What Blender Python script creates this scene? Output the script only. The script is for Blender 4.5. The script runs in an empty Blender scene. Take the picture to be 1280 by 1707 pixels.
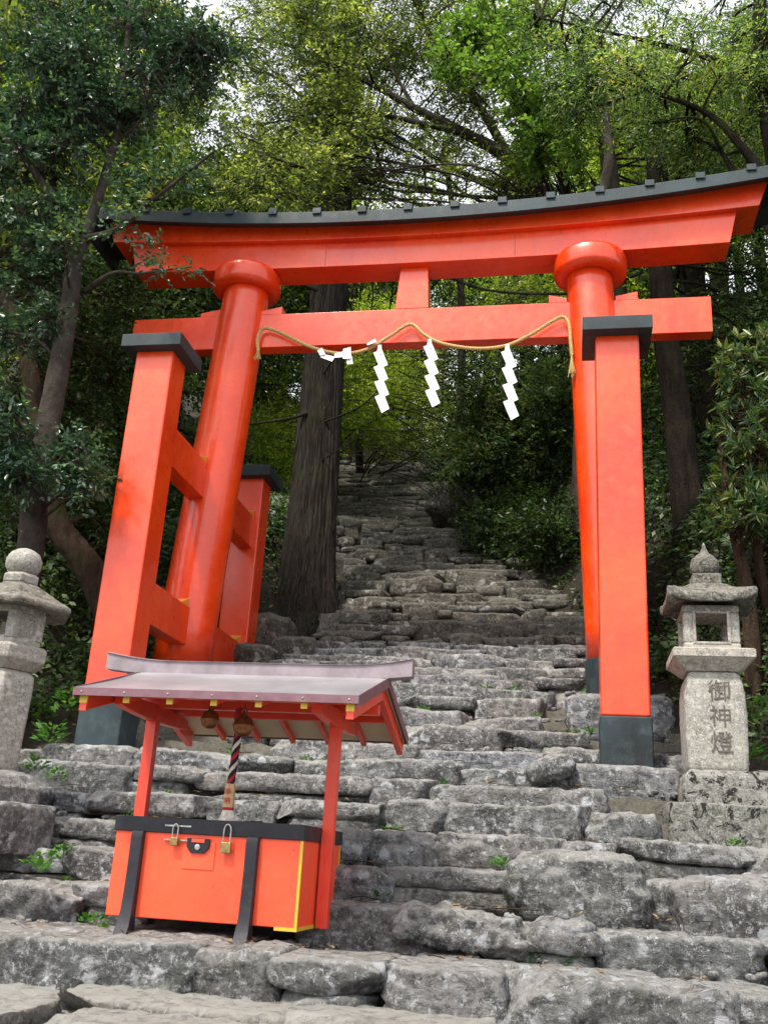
import bpy, bmesh, math, random
import numpy as np
from mathutils import Vector, Matrix
R = math.radians
scn = bpy.context.scene
COL = scn.collection
rng = np.random.default_rng(7)
random.seed(7)

# ------------------------------------------------------------------ camera
F, PITCH, ROLL, YAW = 1658.0, R(19.4), R(3.45), R(11.0)
EYE = np.array([0.0, 0.0, 1.6])
fwd = np.array([-math.sin(YAW)*math.cos(PITCH), math.cos(YAW)*math.cos(PITCH), math.sin(PITCH)])
rt0 = np.array([math.cos(YAW), math.sin(YAW), 0.0]); up0 = np.cross(rt0, fwd)
rt = math.cos(ROLL)*rt0 + math.sin(ROLL)*up0
up = -math.sin(ROLL)*rt0 + math.cos(ROLL)*up0
if up[0]*rt0[0] + up[1]*rt0[1] > 0 or True:
    # world up leans to the right in the photograph
    rt = math.cos(ROLL)*rt0 + math.sin(ROLL)*up0
    up = -math.sin(ROLL)*rt0 + math.cos(ROLL)*up0
def at(px, py, Y):
    d = fwd*F + rt*(px-640) - up*(py-853.5)
    return EYE + d*(Y/d[1])
cd = bpy.data.cameras.new("camera"); cam = bpy.data.objects.new("camera", cd); COL.objects.link(cam)
M = Matrix(((rt[0], up[0], -fwd[0], EYE[0]), (rt[1], up[1], -fwd[1], EYE[1]), (rt[2], up[2], -fwd[2], EYE[2]), (0, 0, 0, 1)))
cam.matrix_world = M
cd.sensor_fit = 'VERTICAL'; cd.sensor_height = 24.0; cd.lens = 24.0*F/1707.0
cd.clip_end = 500; cd.clip_start = 0.05
scn.camera = cam

# ------------------------------------------------------------------ object helpers
def tag(o, label=None, cat=None, group=None, kind=None):
    if label: o['label'] = label
    if cat: o['category'] = cat
    if group: o['group'] = group
    if kind: o['kind'] = kind
    return o
def empty(name, loc=(0, 0, 0)):
    o = bpy.data.objects.new(name, None); o.location = loc; o.empty_display_size = 0.1
    COL.objects.link(o); return o
def mesh_obj(name, V, Fc, mats, parent=None, smooth=False, mi=None, origin=None, bevel=0, seg=2):
    V = np.asarray(V, float).reshape(-1, 3)
    if parent is not None and origin is None:
        origin = np.array(world_loc(parent))
    if origin is None: origin = np.zeros(3)
    V = V - np.asarray(origin)
    me = bpy.data.meshes.new(name)
    if isinstance(Fc, np.ndarray):
        k = Fc.shape[1]; n = len(Fc)
        me.vertices.add(len(V)); me.vertices.foreach_set('co', V.ravel())
        me.loops.add(n*k); me.loops.foreach_set('vertex_index', Fc.ravel().astype(np.int32))
        me.polygons.add(n); me.polygons.foreach_set('loop_start', np.arange(0, n*k, k, dtype=np.int32))
        me.update(calc_edges=True)
    else:
        me.from_pydata([tuple(v) for v in V], [], Fc)
    if not isinstance(mats, (list, tuple)): mats = [mats]
    for m in mats: me.materials.append(m)
    if mi is not None: me.polygons.foreach_set('material_index', np.asarray(mi, np.int32))
    if smooth: me.polygons.foreach_set('use_smooth', np.ones(len(me.polygons), bool))
    me.validate(); me.update()
    o = bpy.data.objects.new(name, me); COL.objects.link(o)
    if parent is not None:
        o.parent = parent
        o.location = np.asarray(origin) - np.array(world_loc(parent))
    else: o.location = origin
    if bevel:
        b = o.modifiers.new('bevel', 'BEVEL'); b.width = bevel; b.segments = seg; b.limit_method = 'ANGLE'; b.angle_limit = R(30)
        for p in me.polygons: p.use_smooth = True
        w = o.modifiers.new('wn', 'WEIGHTED_NORMAL'); w.keep_sharp = True
    return o
def world_loc(o):
    v = Vector(o.location)
    while o.parent: o = o.parent; v += o.location
    return v
class MB:
    def __init__(s): s.V = []; s.F = []; s.m = []
    def add(s, V, Fc, m=0):
        b = len(s.V); s.V += [tuple(map(float, v)) for v in V]
        for f in Fc: s.F.append(tuple(int(i)+b for i in f)); s.m.append(m)
        return s
    def box(s, x0, x1, y0, y1, z0, z1, m=0):
        V = [(x, y, z) for x in (x0, x1) for y in (y0, y1) for z in (z0, z1)]
        return s.add(V, [(0, 1, 3, 2), (4, 6, 7, 5), (0, 4, 5, 1), (2, 3, 7, 6), (0, 2, 6, 4), (1, 5, 7, 3)], m)
    def hexa(s, P, m=0):   # 8 pts: bottom 4 ccw, top 4 ccw
        return s.add(P, [(3, 2, 1, 0), (4, 5, 6, 7), (0, 1, 5, 4), (1, 2, 6, 5), (2, 3, 7, 6), (3, 0, 4, 7)], m)
    def loft(s, rings, m=0, cap=True):
        n = len(rings[0]); V = [p for r in rings for p in r]; Fc = []
        for i in range(len(rings)-1):
            for j in range(n):
                k = (j+1) % n
                Fc.append((i*n+j, i*n+k, (i+1)*n+k, (i+1)*n+j))
        if cap: Fc.append(tuple(range(n))[::-1]); Fc.append(tuple((len(rings)-1)*n+j for j in range(n)))
        return s.add(V, Fc, m)
    def lathe(s, c, prof, n=32, axis='z', m=0, sx=1, sy=1, rot=0):
        rings = []
        for r, z in prof:
            rings.append([(c[0]+r*sx*math.cos(2*math.pi*j/n+rot), c[1]+r*sy*math.sin(2*math.pi*j/n+rot), c[2]+z) for j in range(n)])
        return s.loft(rings, m)
    def build(s, name, mats, parent=None, **k):
        return mesh_obj(name, s.V, s.F, mats, parent, mi=s.m, **k)

def catmull(P, n=6):
    P = [np.array(p, float) for p in P]
    if len(P) < 3:
        return np.array([P[0]+(P[-1]-P[0])*t for t in np.linspace(0, 1, n+1)])
    Q = [2*P[0]-P[1]] + P + [2*P[-1]-P[-2]]; out = []
    for i in range(1, len(Q)-2):
        for t in np.arange(n)/n:
            a, b, c, d = Q[i-1:i+3]
            out.append(.5*((2*b)+(-a+c)*t+(2*a-5*b+4*c-d)*t*t+(-a+3*b-3*c+d)*t**3))
    out.append(P[-1]); return np.array(out)
def tube(P, rad, n=8, wob=0.0):
    """P (k,3) path, rad (k,) -> V, F(quads array)"""
    P = np.asarray(P, float); k = len(P); rad = np.broadcast_to(rad, (k,))
    T = np.gradient(P, axis=0); T /= np.linalg.norm(T, axis=1)[:, None]+1e-9
    ref = np.array([0.13, 1, 0.07]) if abs(T[0][1]) < .9 else np.array([1.0, 0, 0])
    A = np.cross(T, ref); A /= np.linalg.norm(A, axis=1)[:, None]+1e-9
    B = np.cross(T, A)
    th = np.linspace(0, 2*math.pi, n, endpoint=False)
    rr = rad[:, None]*(1+wob*rng.standard_normal((k, n))*.5) if wob else rad[:, None]*np.ones((k, n))
    V = P[:, None, :] + rr[..., None]*(np.cos(th)[None, :, None]*A[:, None, :]+np.sin(th)[None, :, None]*B[:, None, :])
    i, j = np.meshgrid(np.arange(k-1), np.arange(n), indexing='ij'); j2 = (j+1) % n
    Fq = np.stack([i*n+j, i*n+j2, (i+1)*n+j2, (i+1)*n+j], -1).reshape(-1, 4)
    return V.reshape(-1, 3), Fq
class Acc:
    def __init__(s): s.V = []; s.F = []; s.n = 0
    def add(s, V, Fq): s.V.append(V); s.F.append(np.asarray(Fq)+s.n); s.n += len(V)
    def get(s): return np.concatenate(s.V), np.concatenate(s.F)

# cheap smooth noise: random sinusoid octaves
class Noise:
    def __init__(s, scale, octs=4, seed=0, per=7, gain=.55):
        g = np.random.default_rng(seed); s.k = []; s.a = []; s.p = []
        for o in range(octs):
            for _ in range(per):
                d = g.standard_normal(3); d /= np.linalg.norm(d)
                s.k.append(d*scale*(2**o)*g.uniform(.7, 1.4)*2*math.pi); s.a.append(gain**o/math.sqrt(per)); s.p.append(g.uniform(0, 6.28))
        s.k = np.array(s.k); s.a = np.array(s.a); s.p = np.array(s.p)
    def __call__(s, P): return (np.sin(P@s.k.T+s.p)*s.a).sum(-1)

# ------------------------------------------------------------------ materials
def newmat(name):
    m = bpy.data.materials.new(name); m.use_nodes = True; nt = m.node_tree
    b = nt.nodes['Principled BSDF']; return m, nt, b
def N(nt, t, **kw):
    n = nt.nodes.new(t)
    for k, v in kw.items():
        if k in n.inputs: n.inputs[k].default_value = v
        else: setattr(n, k, v)
    return n
def L(nt, a, b): nt.links.new(a, b)
def ramp(nt, src, pts, interp='LINEAR'):
    r = nt.nodes.new('ShaderNodeValToRGB'); r.color_ramp.interpolation = interp
    e = r.color_ramp.elements
    while len(e) < len(pts): e.new(.5)
    for x, (p, c) in zip(e, pts):
        x.position = p; x.color = (c, c, c, 1) if isinstance(c, (int, float)) else (*c, 1)
    L(nt, src, r.inputs[0]); return r.outputs[0]
def mixc(nt, f, a, b, mode='MIX'):
    m = nt.nodes.new('ShaderNodeMix'); m.data_type = 'RGBA'; m.blend_type = mode
    for i, v in ((0, f), (6, a), (7, b)):
        if hasattr(v, 'is_linked') or hasattr(v, 'links'): L(nt, v, m.inputs[i])
        elif isinstance(v, (int, float)): m.inputs[i].default_value = v if i == 0 else (v, v, v, 1)
        else: m.inputs[i].default_value = (*v, 1)
    return m.outputs[2]
def noise(nt, co, scale, detail=4, rough=.55, dist=0):
    n = N(nt, 'ShaderNodeTexNoise', Scale=scale, Detail=detail, Roughness=rough, Distortion=dist)
    L(nt, co, n.inputs['Vector']); return n.outputs['Fac']
def bump(nt, b, h, s=.3, d=.02):
    n = N(nt, 'ShaderNodeBump', Strength=s, Distance=d); L(nt, h, n.inputs['Height']); L(nt, n.outputs[0], b.inputs['Normal'])
def math2(nt, op, a, b):
    m = nt.nodes.new('ShaderNodeMath'); m.operation = op
    for i, v in ((0, a), (1, b)):
        if isinstance(v, (int, float)): m.inputs[i].default_value = v
        else: L(nt, v, m.inputs[i])
    return m.outputs[0]
def objco(nt): return N(nt, 'ShaderNodeTexCoord').outputs['Object']
def normz(nt):
    g = N(nt, 'ShaderNodeNewGeometry'); s = N(nt, 'ShaderNodeSeparateXYZ'); L(nt, g.outputs['Normal'], s.inputs[0]); return s.outputs[2], g

def paint(name, col, dark, rough=.38, wear=.5, chip=None):
    m, nt, b = newmat(name); co = objco(nt)
    n1 = noise(nt, co, 1.3, 5); n2 = noise(nt, co, 9, 6, .65); n3 = noise(nt, co, 60, 3)
    c = mixc(nt, ramp(nt, n1, [(.35, 0.), (.7, 1.)]), col, dark)
    c = mixc(nt, math2(nt, 'MULTIPLY', ramp(nt, n2, [(.5, 0.), (.75, 1.)]), wear*.5), c, tuple(min(1, x*1.25+.03) for x in col))
    if chip: c = mixc(nt, ramp(nt, noise(nt, co, 22, 8, .7), [(.70, 0.), (.74, 1.)]), c, chip)
    mp = N(nt, 'ShaderNodeMapping'); mp.inputs['Scale'].default_value = (1, 1, .12); L(nt, co, mp.inputs[0])
    st = noise(nt, mp.outputs[0], 11, 6, .7, .4)
    c = mixc(nt, ramp(nt, st, [(.52, 0.), (.75, .38*wear+.1)]), c, tuple(x*.55+.008 for x in col))
    c = mixc(nt, ramp(nt, noise(nt, co, 33, 8, .8, .3), [(.66, 0.), (.72, .55)]), c, tuple(x*.35 for x in dark))
    L(nt, c, b.inputs['Base Color'])
    L(nt, ramp(nt, n2, [(.3, rough-.08), (.7, rough+.16)]), b.inputs['Roughness'])
    h = math2(nt, 'ADD', math2(nt, 'MULTIPLY', n3, .25), n2)
    b.inputs['Coat Weight'].default_value = (.55 if rough < .35 else .2) if max(col) > .2 else .0; b.inputs['Specular IOR Level'].default_value = .5 if max(col) > .2 else .3; b.inputs['Coat Roughness'].default_value = .14
    bump(nt, b, math2(nt, 'ADD', h, st), .38, .008); return m
RED = paint('vermilion_paint', (.86, .066, .002), (.68, .030, .002), .30, .8)
REDB = paint('box_paint', (.92, .095, .028), (.82, .065, .018), .45, .4)
REDD = paint('frame_paint', (.78, .055, .018), (.64, .035, .012), .4, .3)
BLK = paint('blue_black_paint', (.030, .050, .058), (.012, .015, .018), .5, 1., chip=(.11, .12, .12))
BLK2 = paint('black_lacquer', (.022, .022, .030), (.012, .012, .016), .42, .6, chip=(.10, .09, .09))
YEL = paint('yellow_paint', (.72, .46, .02), (.55, .33, .02), .5, .4)
YEL2 = paint('wedge_paint', (.72, .34, .03), (.62, .26, .02), .5, .4)
WHITE, nt, b = newmat('white_paper'); L(nt, ramp(nt, noise(nt, objco(nt), 9, 3), [(.3, (.80, .80, .80)), (.7, (.68, .69, .72))]), b.inputs['Base Color']); b.inputs['Roughness'].default_value = .7
CREAM = paint('cream_board', (.62, .50, .33), (.50, .38, .24), .7, .3)
def simple(name, c, rough=.6, metal=0., nscale=30, amt=.35):
    m, nt, b = newmat(name); co = objco(nt); n = noise(nt, co, nscale, 5, .6)
    L(nt, mixc(nt, ramp(nt, n, [(.3, 0.), (.7, 1.)]), tuple(x*(1-amt) for x in c), tuple(min(1, x*(1+amt)) for x in c)), b.inputs['Base Color'])
    b.inputs['Roughness'].default_value = rough; b.inputs['Metallic'].default_value = metal
    bump(nt, b, n, .25, .004); return m
STRAW = simple('straw', (.50, .34, .13), .8, 0, 60, .4)
BRASS = simple('aged_brass', (.34, .24, .10), .35, .9, 40)
STEEL = simple('dull_steel', (.45, .44, .42), .35, 1, 40)
BRONZE = simple('old_bronze', (.30, .13, .06), .42, .75, 25, .5)
RIVET = simple('rivet', (.32, .28, .28), .4, .8)
BLACKC = simple('black_cord', (.012, .012, .02), .8); REDC = simple('red_cord', (.45, .02, .03), .8); WHC = simple('white_cord', (.72, .66, .6), .8)
TAGW = simple('pale_wood', (.62, .40, .22), .65, 0, 40, .2); INK = simple('red_ink', (.50, .05, .04), .7)
def roofmetal():
    m, nt, b = newmat('weathered_copper_sheet'); co = objco(nt)
    n1 = noise(nt, co, 3, 6, .6); n2 = noise(nt, co, 25, 5, .7)
    c = mixc(nt, ramp(nt, n1, [(.3, 0.), (.7, 1.)]), (.235, .23, .25), (.38, .375, .40))
    c = mixc(nt, ramp(nt, n2, [(.55, 0.), (.8, .6)]), c, (.13, .055, .06))
    L(nt, c, b.inputs['Base Color']); b.inputs['Metallic'].default_value = .4; b.inputs['Roughness'].default_value = .38
    bump(nt, b, n1, .3, .01); return m
SHEET = roofmetal()
def rooftrim():
    m, nt, b = newmat('brown_trim_sheet'); co = objco(nt); n1 = noise(nt, co, 14, 5, .6)
    L(nt, mixc(nt, n1, (.10, .03, .04), (.23, .13, .16)), b.inputs['Base Color']); b.inputs['Roughness'].default_value = .5; return m
TRIM = rooftrim()
RIDGE = simple('ridge_sheet', (.24, .20, .22), .45, .2, 6, .3)

def stone(name, dark, light, lichen, lich_lo=.56, scale=1., moss=.35, topl=.35, blackp=0., lit_sand=(.36, .33, .27), bumps=1., strata=1.):
    m, nt, b = newmat(name); co = objco(nt)
    nz, g = normz(nt)
    isl = g.outputs['Random Per Island']
    n1 = noise(nt, co, 2.2*scale, 6, .62, .6); n2 = noise(nt, co, 12*scale, 8, .7, .3); n3 = noise(nt, co, 60*scale, 4, .7)
    mp = N(nt, 'ShaderNodeMapping'); mp.inputs['Scale'].default_value = (1, 1, 1+1.3*strata); mp.inputs['Rotation'].default_value = (.35, .25, 0); L(nt, co, mp.inputs[0])
    n4 = noise(nt, mp.outputs[0], 5.5*scale, 9, .72, .5)
    n5 = noise(nt, co, 9.5*scale, 7, .72, .2)
    c = mixc(nt, ramp(nt, n1, [(.32, 0.), (.68, 1.)]), dark, light)
    r3 = nt.nodes.new('ShaderNodeValToRGB'); e = r3.color_ramp.elements
    while len(e) < 5: e.new(.5)
    for x, (p, q) in zip(e, [(0, (.62, .60, .58)), (.25, (1.05, 1.0, .96)), (.5, (.82, .86, .84)), (.75, (1.22, 1.15, 1.06)), (1, (1.0, 1.06, 1.16))]): x.position = p; x.color = (*q, 1)
    L(nt, isl, r3.inputs[0]); c = mixc(nt, 1., c, r3.outputs[0], 'MULTIPLY')
    c = mixc(nt, ramp(nt, n4, [(.36, .7), (.47, 0.)]), c, tuple(x*.5 for x in dark))
    c = mixc(nt, ramp(nt, n5, [(.52, 0.), (.60, .55)]), c, tuple(x*1.4 for x in light))
    c = mixc(nt, ramp(nt, n2, [(.32, .7), (.46, 0.)]), c, tuple(x*.4 for x in dark))
    spk = noise(nt, co, 30*scale, 9, .8)
    c = mixc(nt, math2(nt, 'MULTIPLY', ramp(nt, spk, [(.54, 0.), (.60, 1.)]), ramp(nt, n1, [(.38, .75), (.60, .15)])), c, tuple(min(.6, x*2.1) for x in light))
    c = mixc(nt, math2(nt, 'MULTIPLY', ramp(nt, spk, [(.40, 1.), (.46, 0.)]), .7), c, tuple(x*.38 for x in dark))
    # top faces: trodden dust, with light from above painted in paler
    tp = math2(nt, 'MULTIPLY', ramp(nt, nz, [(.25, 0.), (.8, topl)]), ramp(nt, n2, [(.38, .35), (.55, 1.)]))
    c = mixc(nt, tp, c, lit_sand)
    # moss in damp low-frequency patches
    nm = noise(nt, co, 1.7*scale, 7, .7, .6)
    c = mixc(nt, math2(nt, 'MULTIPLY', ramp(nt, nm, [(.54, 0.), (.68, 1.)]), moss), c, (.055, .065, .02))
    # lichen: crusty pale patches, blotch mask times edge noise
    v = N(nt, 'ShaderNodeTexVoronoi', Scale=7*scale); v.feature = 'F1'
    wob = N(nt, 'ShaderNodeTexNoise', Scale=11*scale, Detail=6, Roughness=.7); L(nt, co, wob.inputs['Vector'])
    mv = N(nt, 'ShaderNodeVectorMath'); mv.operation = 'MULTIPLY_ADD'; L(nt, wob.outputs['Color'], mv.inputs[0]); mv.inputs[1].default_value = (.16/scale,)*3; L(nt, co, mv.inputs[2])
    L(nt, mv.outputs[0], v.inputs['Vector'])
    blot = ramp(nt, v.outputs['Distance'], [(.28, 1.), (.36, 0.)])
    sel = ramp(nt, noise(nt, co, 3.1*scale, 3), [(.50, 0.), (.56, 1.)])
    l2 = ramp(nt, noise(nt, co, 19*scale, 9, .78, .4), [(lich_lo-.02, 0.), (lich_lo+.015, 1.)])
    lm = math2(nt, 'MAXIMUM', math2(nt, 'MULTIPLY', blot, sel), l2)
    c = mixc(nt, math2(nt, 'MULTIPLY', lm, .8), c, mixc(nt, n3, tuple(x*.75 for x in lichen), lichen))
    if blackp:
        nb = noise(nt, co, 5.5*scale, 9, .75, .5)
        c = mixc(nt, math2(nt, 'MULTIPLY', ramp(nt, nb, [(.545 if name != 'plinth_stone' else .535, 0.), (.58 if name != 'plinth_stone' else .56, 1.)]), blackp), c, (.022, .02, .02))
    L(nt, c, b.inputs['Base Color']); b.inputs['Roughness'].default_value = .88; b.inputs['Specular IOR Level'].default_value = .3
    h = math2(nt, 'ADD', math2(nt, 'MULTIPLY', n2, 1.2), math2(nt, 'MULTIPLY', spk, .8))
    h = math2(nt, 'ADD', h, math2(nt, 'MULTIPLY', n4, 1.7))
    bump(nt, b, h, .95*bumps, .035); return m
STONE = stone('step_stone', (.076, .077, .080), (.262, .264, .270), (.56, .58, .61), .585, blackp=.5, topl=.85, lit_sand=(.36, .355, .335))
STONED = stone('shaded_step_stone', (.040, .038, .033), (.175, .168, .148), (.42, .42, .40), .62, 1., .5, .8, lit_sand=(.20, .19, .165))  # darker copy of the step stone, tree shade painted into its colour
PAVE = stone('pale_paving_stone', (.13, .125, .12), (.30, .29, .275), (.46, .46, .46), .62, 1., .15, .9, lit_sand=(.40, .385, .355))
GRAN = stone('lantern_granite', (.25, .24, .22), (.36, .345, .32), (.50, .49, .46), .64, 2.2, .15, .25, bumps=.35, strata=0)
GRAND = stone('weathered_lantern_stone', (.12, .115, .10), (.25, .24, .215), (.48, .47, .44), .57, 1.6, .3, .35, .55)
GRANB = stone('plinth_stone', (.19, .185, .165), (.34, .335, .31), (.48, .48, .46), .62, 1.6, .1, .7, .97, lit_sand=(.42, .41, .38), strata=0)
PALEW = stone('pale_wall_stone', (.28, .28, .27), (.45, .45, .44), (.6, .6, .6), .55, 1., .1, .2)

def soilmat():
    m, nt, b = newmat('forest_soil'); co = objco(nt); nz, g = normz(nt)
    n1 = noise(nt, co, 1.1, 7, .65); n2 = noise(nt, co, 12, 8, .75); n3 = noise(nt, co, 45, 5, .7)
    c = mixc(nt, ramp(nt, n1, [(.35, 0.), (.65, 1.)]), (.022, .017, .011), (.050, .040, .026))
    c = mixc(nt, ramp(nt, n2, [(.35, .8), (.55, 0.)]), c, (.010, .008, .006))
    c = mixc(nt, ramp(nt, n3, [(.55, 0.), (.7, .5)]), c, (.10, .075, .045))
    c = mixc(nt, ramp(nt, noise(nt, co, 2.3, 8, .7), [(.50, 0.), (.62, .75)]), c, (.016, .028, .008))
    L(nt, c, b.inputs['Base Color']); b.inputs['Roughness'].default_value = .95
    bump(nt, b, math2(nt, 'ADD', n2, n3), .9, .05); return m
SOIL = soilmat()
def sandmat():
    m, nt, b = newmat('gritty_earth'); co = objco(nt)
    n1 = noise(nt, co, 2.1, 7, .65); n2 = noise(nt, co, 16, 8, .75); n3 = noise(nt, co, 90, 4, .7)
    c = mixc(nt, ramp(nt, n1, [(.35, 0.), (.65, 1.)]), (.085, .078, .062), (.19, .175, .145))
    c = mixc(nt, ramp(nt, n2, [(.35, .7), (.55, 0.)]), c, (.06, .055, .04))
    c = mixc(nt, ramp(nt, noise(nt, co, 3.3, 8, .7), [(.52, 0.), (.62, .7)]), c, (.06, .075, .02))
    c = mixc(nt, ramp(nt, n3, [(.55, 0.), (.7, .5)]), c, (.36, .33, .28))
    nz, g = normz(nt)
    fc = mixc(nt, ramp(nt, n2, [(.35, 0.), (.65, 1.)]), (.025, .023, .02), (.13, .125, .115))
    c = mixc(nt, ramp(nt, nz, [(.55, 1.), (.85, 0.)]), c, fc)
    L(nt, c, b.inputs['Base Color']); b.inputs['Roughness'].default_value = .95
    bump(nt, b, math2(nt, 'ADD', n2, n3), .8, .03); return m
SAND = sandmat()

def bark(name, dark, light, spots=(.35, .33, .3), spot_lo=.62, vert=6., moss=.3, horiz=0):
    m, nt, b = newmat(name); co = objco(nt)
    mp = N(nt, 'ShaderNodeMapping'); mp.inputs['Scale'].default_value = (vert, vert, 1) if not horiz else (1, 1, vert); L(nt, co, mp.inputs[0])
    n1 = noise(nt, mp.outputs[0], 2.5, 8, .7, .3); n2 = noise(nt, co, 22, 6, .7); n0 = noise(nt, co, 1.5, 4)
    c = mixc(nt, ramp(nt, n1, [(.38, 0.), (.62, 1.)]), dark, light)
    c = mixc(nt, ramp(nt, n0, [(.4, 0.), (.7, .5)]), c, tuple(x*.6 for x in dark))
    c = mixc(nt, ramp(nt, noise(nt, co, 6.5, 7, .7), [(spot_lo, 0.), (spot_lo+.05, .75)]), c, spots)
    c = mixc(nt, ramp(nt, noise(nt, co, 1.3, 6, .65), [(.55, 0.), (.68, moss)]), c, (.05, .07, .02))
    L(nt, c, b.inputs['Base Color']); b.inputs['Roughness'].default_value = .95; b.inputs['Specular IOR Level'].default_value = .12
    bump(nt, b, math2(nt, 'ADD', math2(nt, 'MULTIPLY', n1, 2.), n2), .9, .03); return m
CEDAR = bark('cedar_bark', (.013, .011, .009), (.078, .067, .057), (.09, .085, .08), .66, 16., .5)
GREYB = bark('smooth_grey_bark', (.035, .028, .024), (.095, .08, .07), (.42, .38, .33), .66, 1.5, .2)
BROWNB = bark('brown_bark', (.025, .016, .011), (.075, .052, .036), (.25, .22, .18), .7, 4., .6)
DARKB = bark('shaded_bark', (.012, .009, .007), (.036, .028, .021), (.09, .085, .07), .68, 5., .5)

def leafmat(name, cols, rough=.45, trans=.3, spec=.5, tcol=None):
    m, nt, b = newmat(name); g = N(nt, 'ShaderNodeNewGeometry'); co = objco(nt)
    r = nt.nodes.new('ShaderNodeValToRGB'); e = r.color_ramp.elements
    while len(e) < len(cols): e.new(.5)
    for x, (p, c) in zip(e, cols): x.position = p; x.color = (*c, 1)
    n = noise(nt, co, .9, 2)
    v = math2(nt, 'ADD', math2(nt, 'MULTIPLY', g.outputs['Random Per Island'], .72), math2(nt, 'MULTIPLY', math2(nt, 'SUBTRACT', n, .36), 1.0))
    L(nt, v, r.inputs[0]); L(nt, r.outputs[0], b.inputs['Base Color'])
    b.inputs['Roughness'].default_value = rough; b.inputs['Specular IOR Level'].default_value = spec
    t = N(nt, 'ShaderNodeBsdfTranslucent'); mx = N(nt, 'ShaderNodeMixShader'); mx.inputs[0].default_value = trans
    L(nt, mixc(nt, 1., r.outputs[0], tcol or (1.5, 1.7, .7), 'MULTIPLY'), t.inputs[0])
    L(nt, b.outputs[0], mx.inputs[1]); L(nt, t.outputs[0], mx.inputs[2])
    L(nt, mx.outputs[0], nt.nodes['Material Output'].inputs[0]); return m
LF_CAM = leafmat('glossy_dark_leaf', [(.0, (.008, .024, .018)), (.45, (.026, .068, .045)), (.75, (.08, .15, .085)), (.93, (.13, .22, .09)), (.985, (.42, .36, .05))], .27, .22, .6)
LF_OLIVE = leafmat('olive_leaf', [(0, (.014, .022, .008)), (.35, (.05, .075, .026)), (.65, (.13, .175, .058)), (.9, (.30, .34, .14)), (1, (.5, .5, .25))], .42, .5, .45, (2.1, 2.1, .8))
LF_DARK = leafmat('deep_green_leaf', [(0, (.007, .014, .006)), (.45, (.024, .048, .017)), (.78, (.085, .135, .038)), (1, (.24, .31, .09))], .45, .3, .4)
LF_BRIGHT = leafmat('sunlit_leaf', [(0, (.07, .12, .02)), (.5, (.17, .26, .035)), (1, (.42, .48, .12))], .5, .5, .3, (2, 2, .8))  # sunlight on the leaves is painted into this lighter colour
LF_MAPLE = leafmat('fresh_maple_leaf', [(0, (.04, .085, .02)), (.6, (.10, .185, .04)), (1, (.24, .34, .10))], .5, .5, .3, (1.6, 1.7, .7))
LF_LIGHT = leafmat('light_green_leaf', [(0, (.014, .034, .016)), (.35, (.055, .105, .045)), (.65, (.16, .24, .095)), (.9, (.36, .42, .17)), (1, (.42, .30, .05))], .4, .45, .45, (1.8, 1.9, .7))
LF_SPEAR = leafmat('spear_leaf', [(0, (.02, .055, .025)), (.5, (.05, .105, .04)), (.8, (.14, .17, .05)), (1, (.32, .30, .09))], .33, .3, .5)
LF_WEED = leafmat('weed_leaf', [(0, (.03, .09, .02)), (.6, (.07, .19, .03)), (1, (.16, .30, .06))], .5, .35, .4)
LF_UNDER = leafmat('undergrowth_leaf', [(0, (.006, .013, .006)), (.4, (.028, .058, .018)), (.75, (.085, .15, .04)), (1, (.20, .28, .08))], .45, .3, .4)
LF_DRY = leafmat('dry_leaf', [(0, (.07, .04, .02)), (.5, (.17, .10, .05)), (.85, (.30, .20, .09)), (1, (.45, .30, .12))], .7, .15, .3, (1, 1, 1))

# ------------------------------------------------------------------ light and world
w = bpy.data.worlds.new("World"); scn.world = w; w.use_nodes = True; nt = w.node_tree
bg = nt.nodes['Background']
sky = nt.nodes.new('ShaderNodeTexSky'); sky.sky_type = 'NISHITA'; sky.sun_disc = False
SUN_EL, SUN_AZ = R(56), R(205)      # azimuth measured clockwise from +Y
sky.sun_elevation = SUN_EL; sky.sun_rotation = SUN_AZ; sky.dust_density = 4.0; sky.air_density = 1.2
hs = nt.nodes.new('ShaderNodeHueSaturation'); hs.inputs['Saturation'].default_value = .25; hs.inputs['Value'].default_value = 2.4
L(nt, sky.outputs[0], hs.inputs['Color']); L(nt, mixc(nt, .5, hs.outputs[0], (10.0, 10.2, 10.6)), bg.inputs[0]); bg.inputs[1].default_value = .15
ld = bpy.data.lights.new('sun', 'SUN'); ld.energy = 4.6; ld.angle = R(5); ld.color = (1, .92, .80)
lo = bpy.data.objects.new('sun', ld); COL.objects.link(lo)
sd = Vector((math.sin(SUN_AZ)*math.cos(SUN_EL), math.cos(SUN_AZ)*math.cos(SUN_EL), math.sin(SUN_EL)))
lo.rotation_euler = sd.to_track_quat('Z', 'Y').to_euler(); lo.location = (0, -5, 20)
scn.view_settings.view_transform = 'Standard'; scn.view_settings.look = 'None'
scn.view_settings.exposure = 0
scn.cycles.max_bounces = 6; scn.cycles.diffuse_bounces = 3; scn.cycles.transmission_bounces = 4; scn.cycles.glossy_bounces = 3

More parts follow.
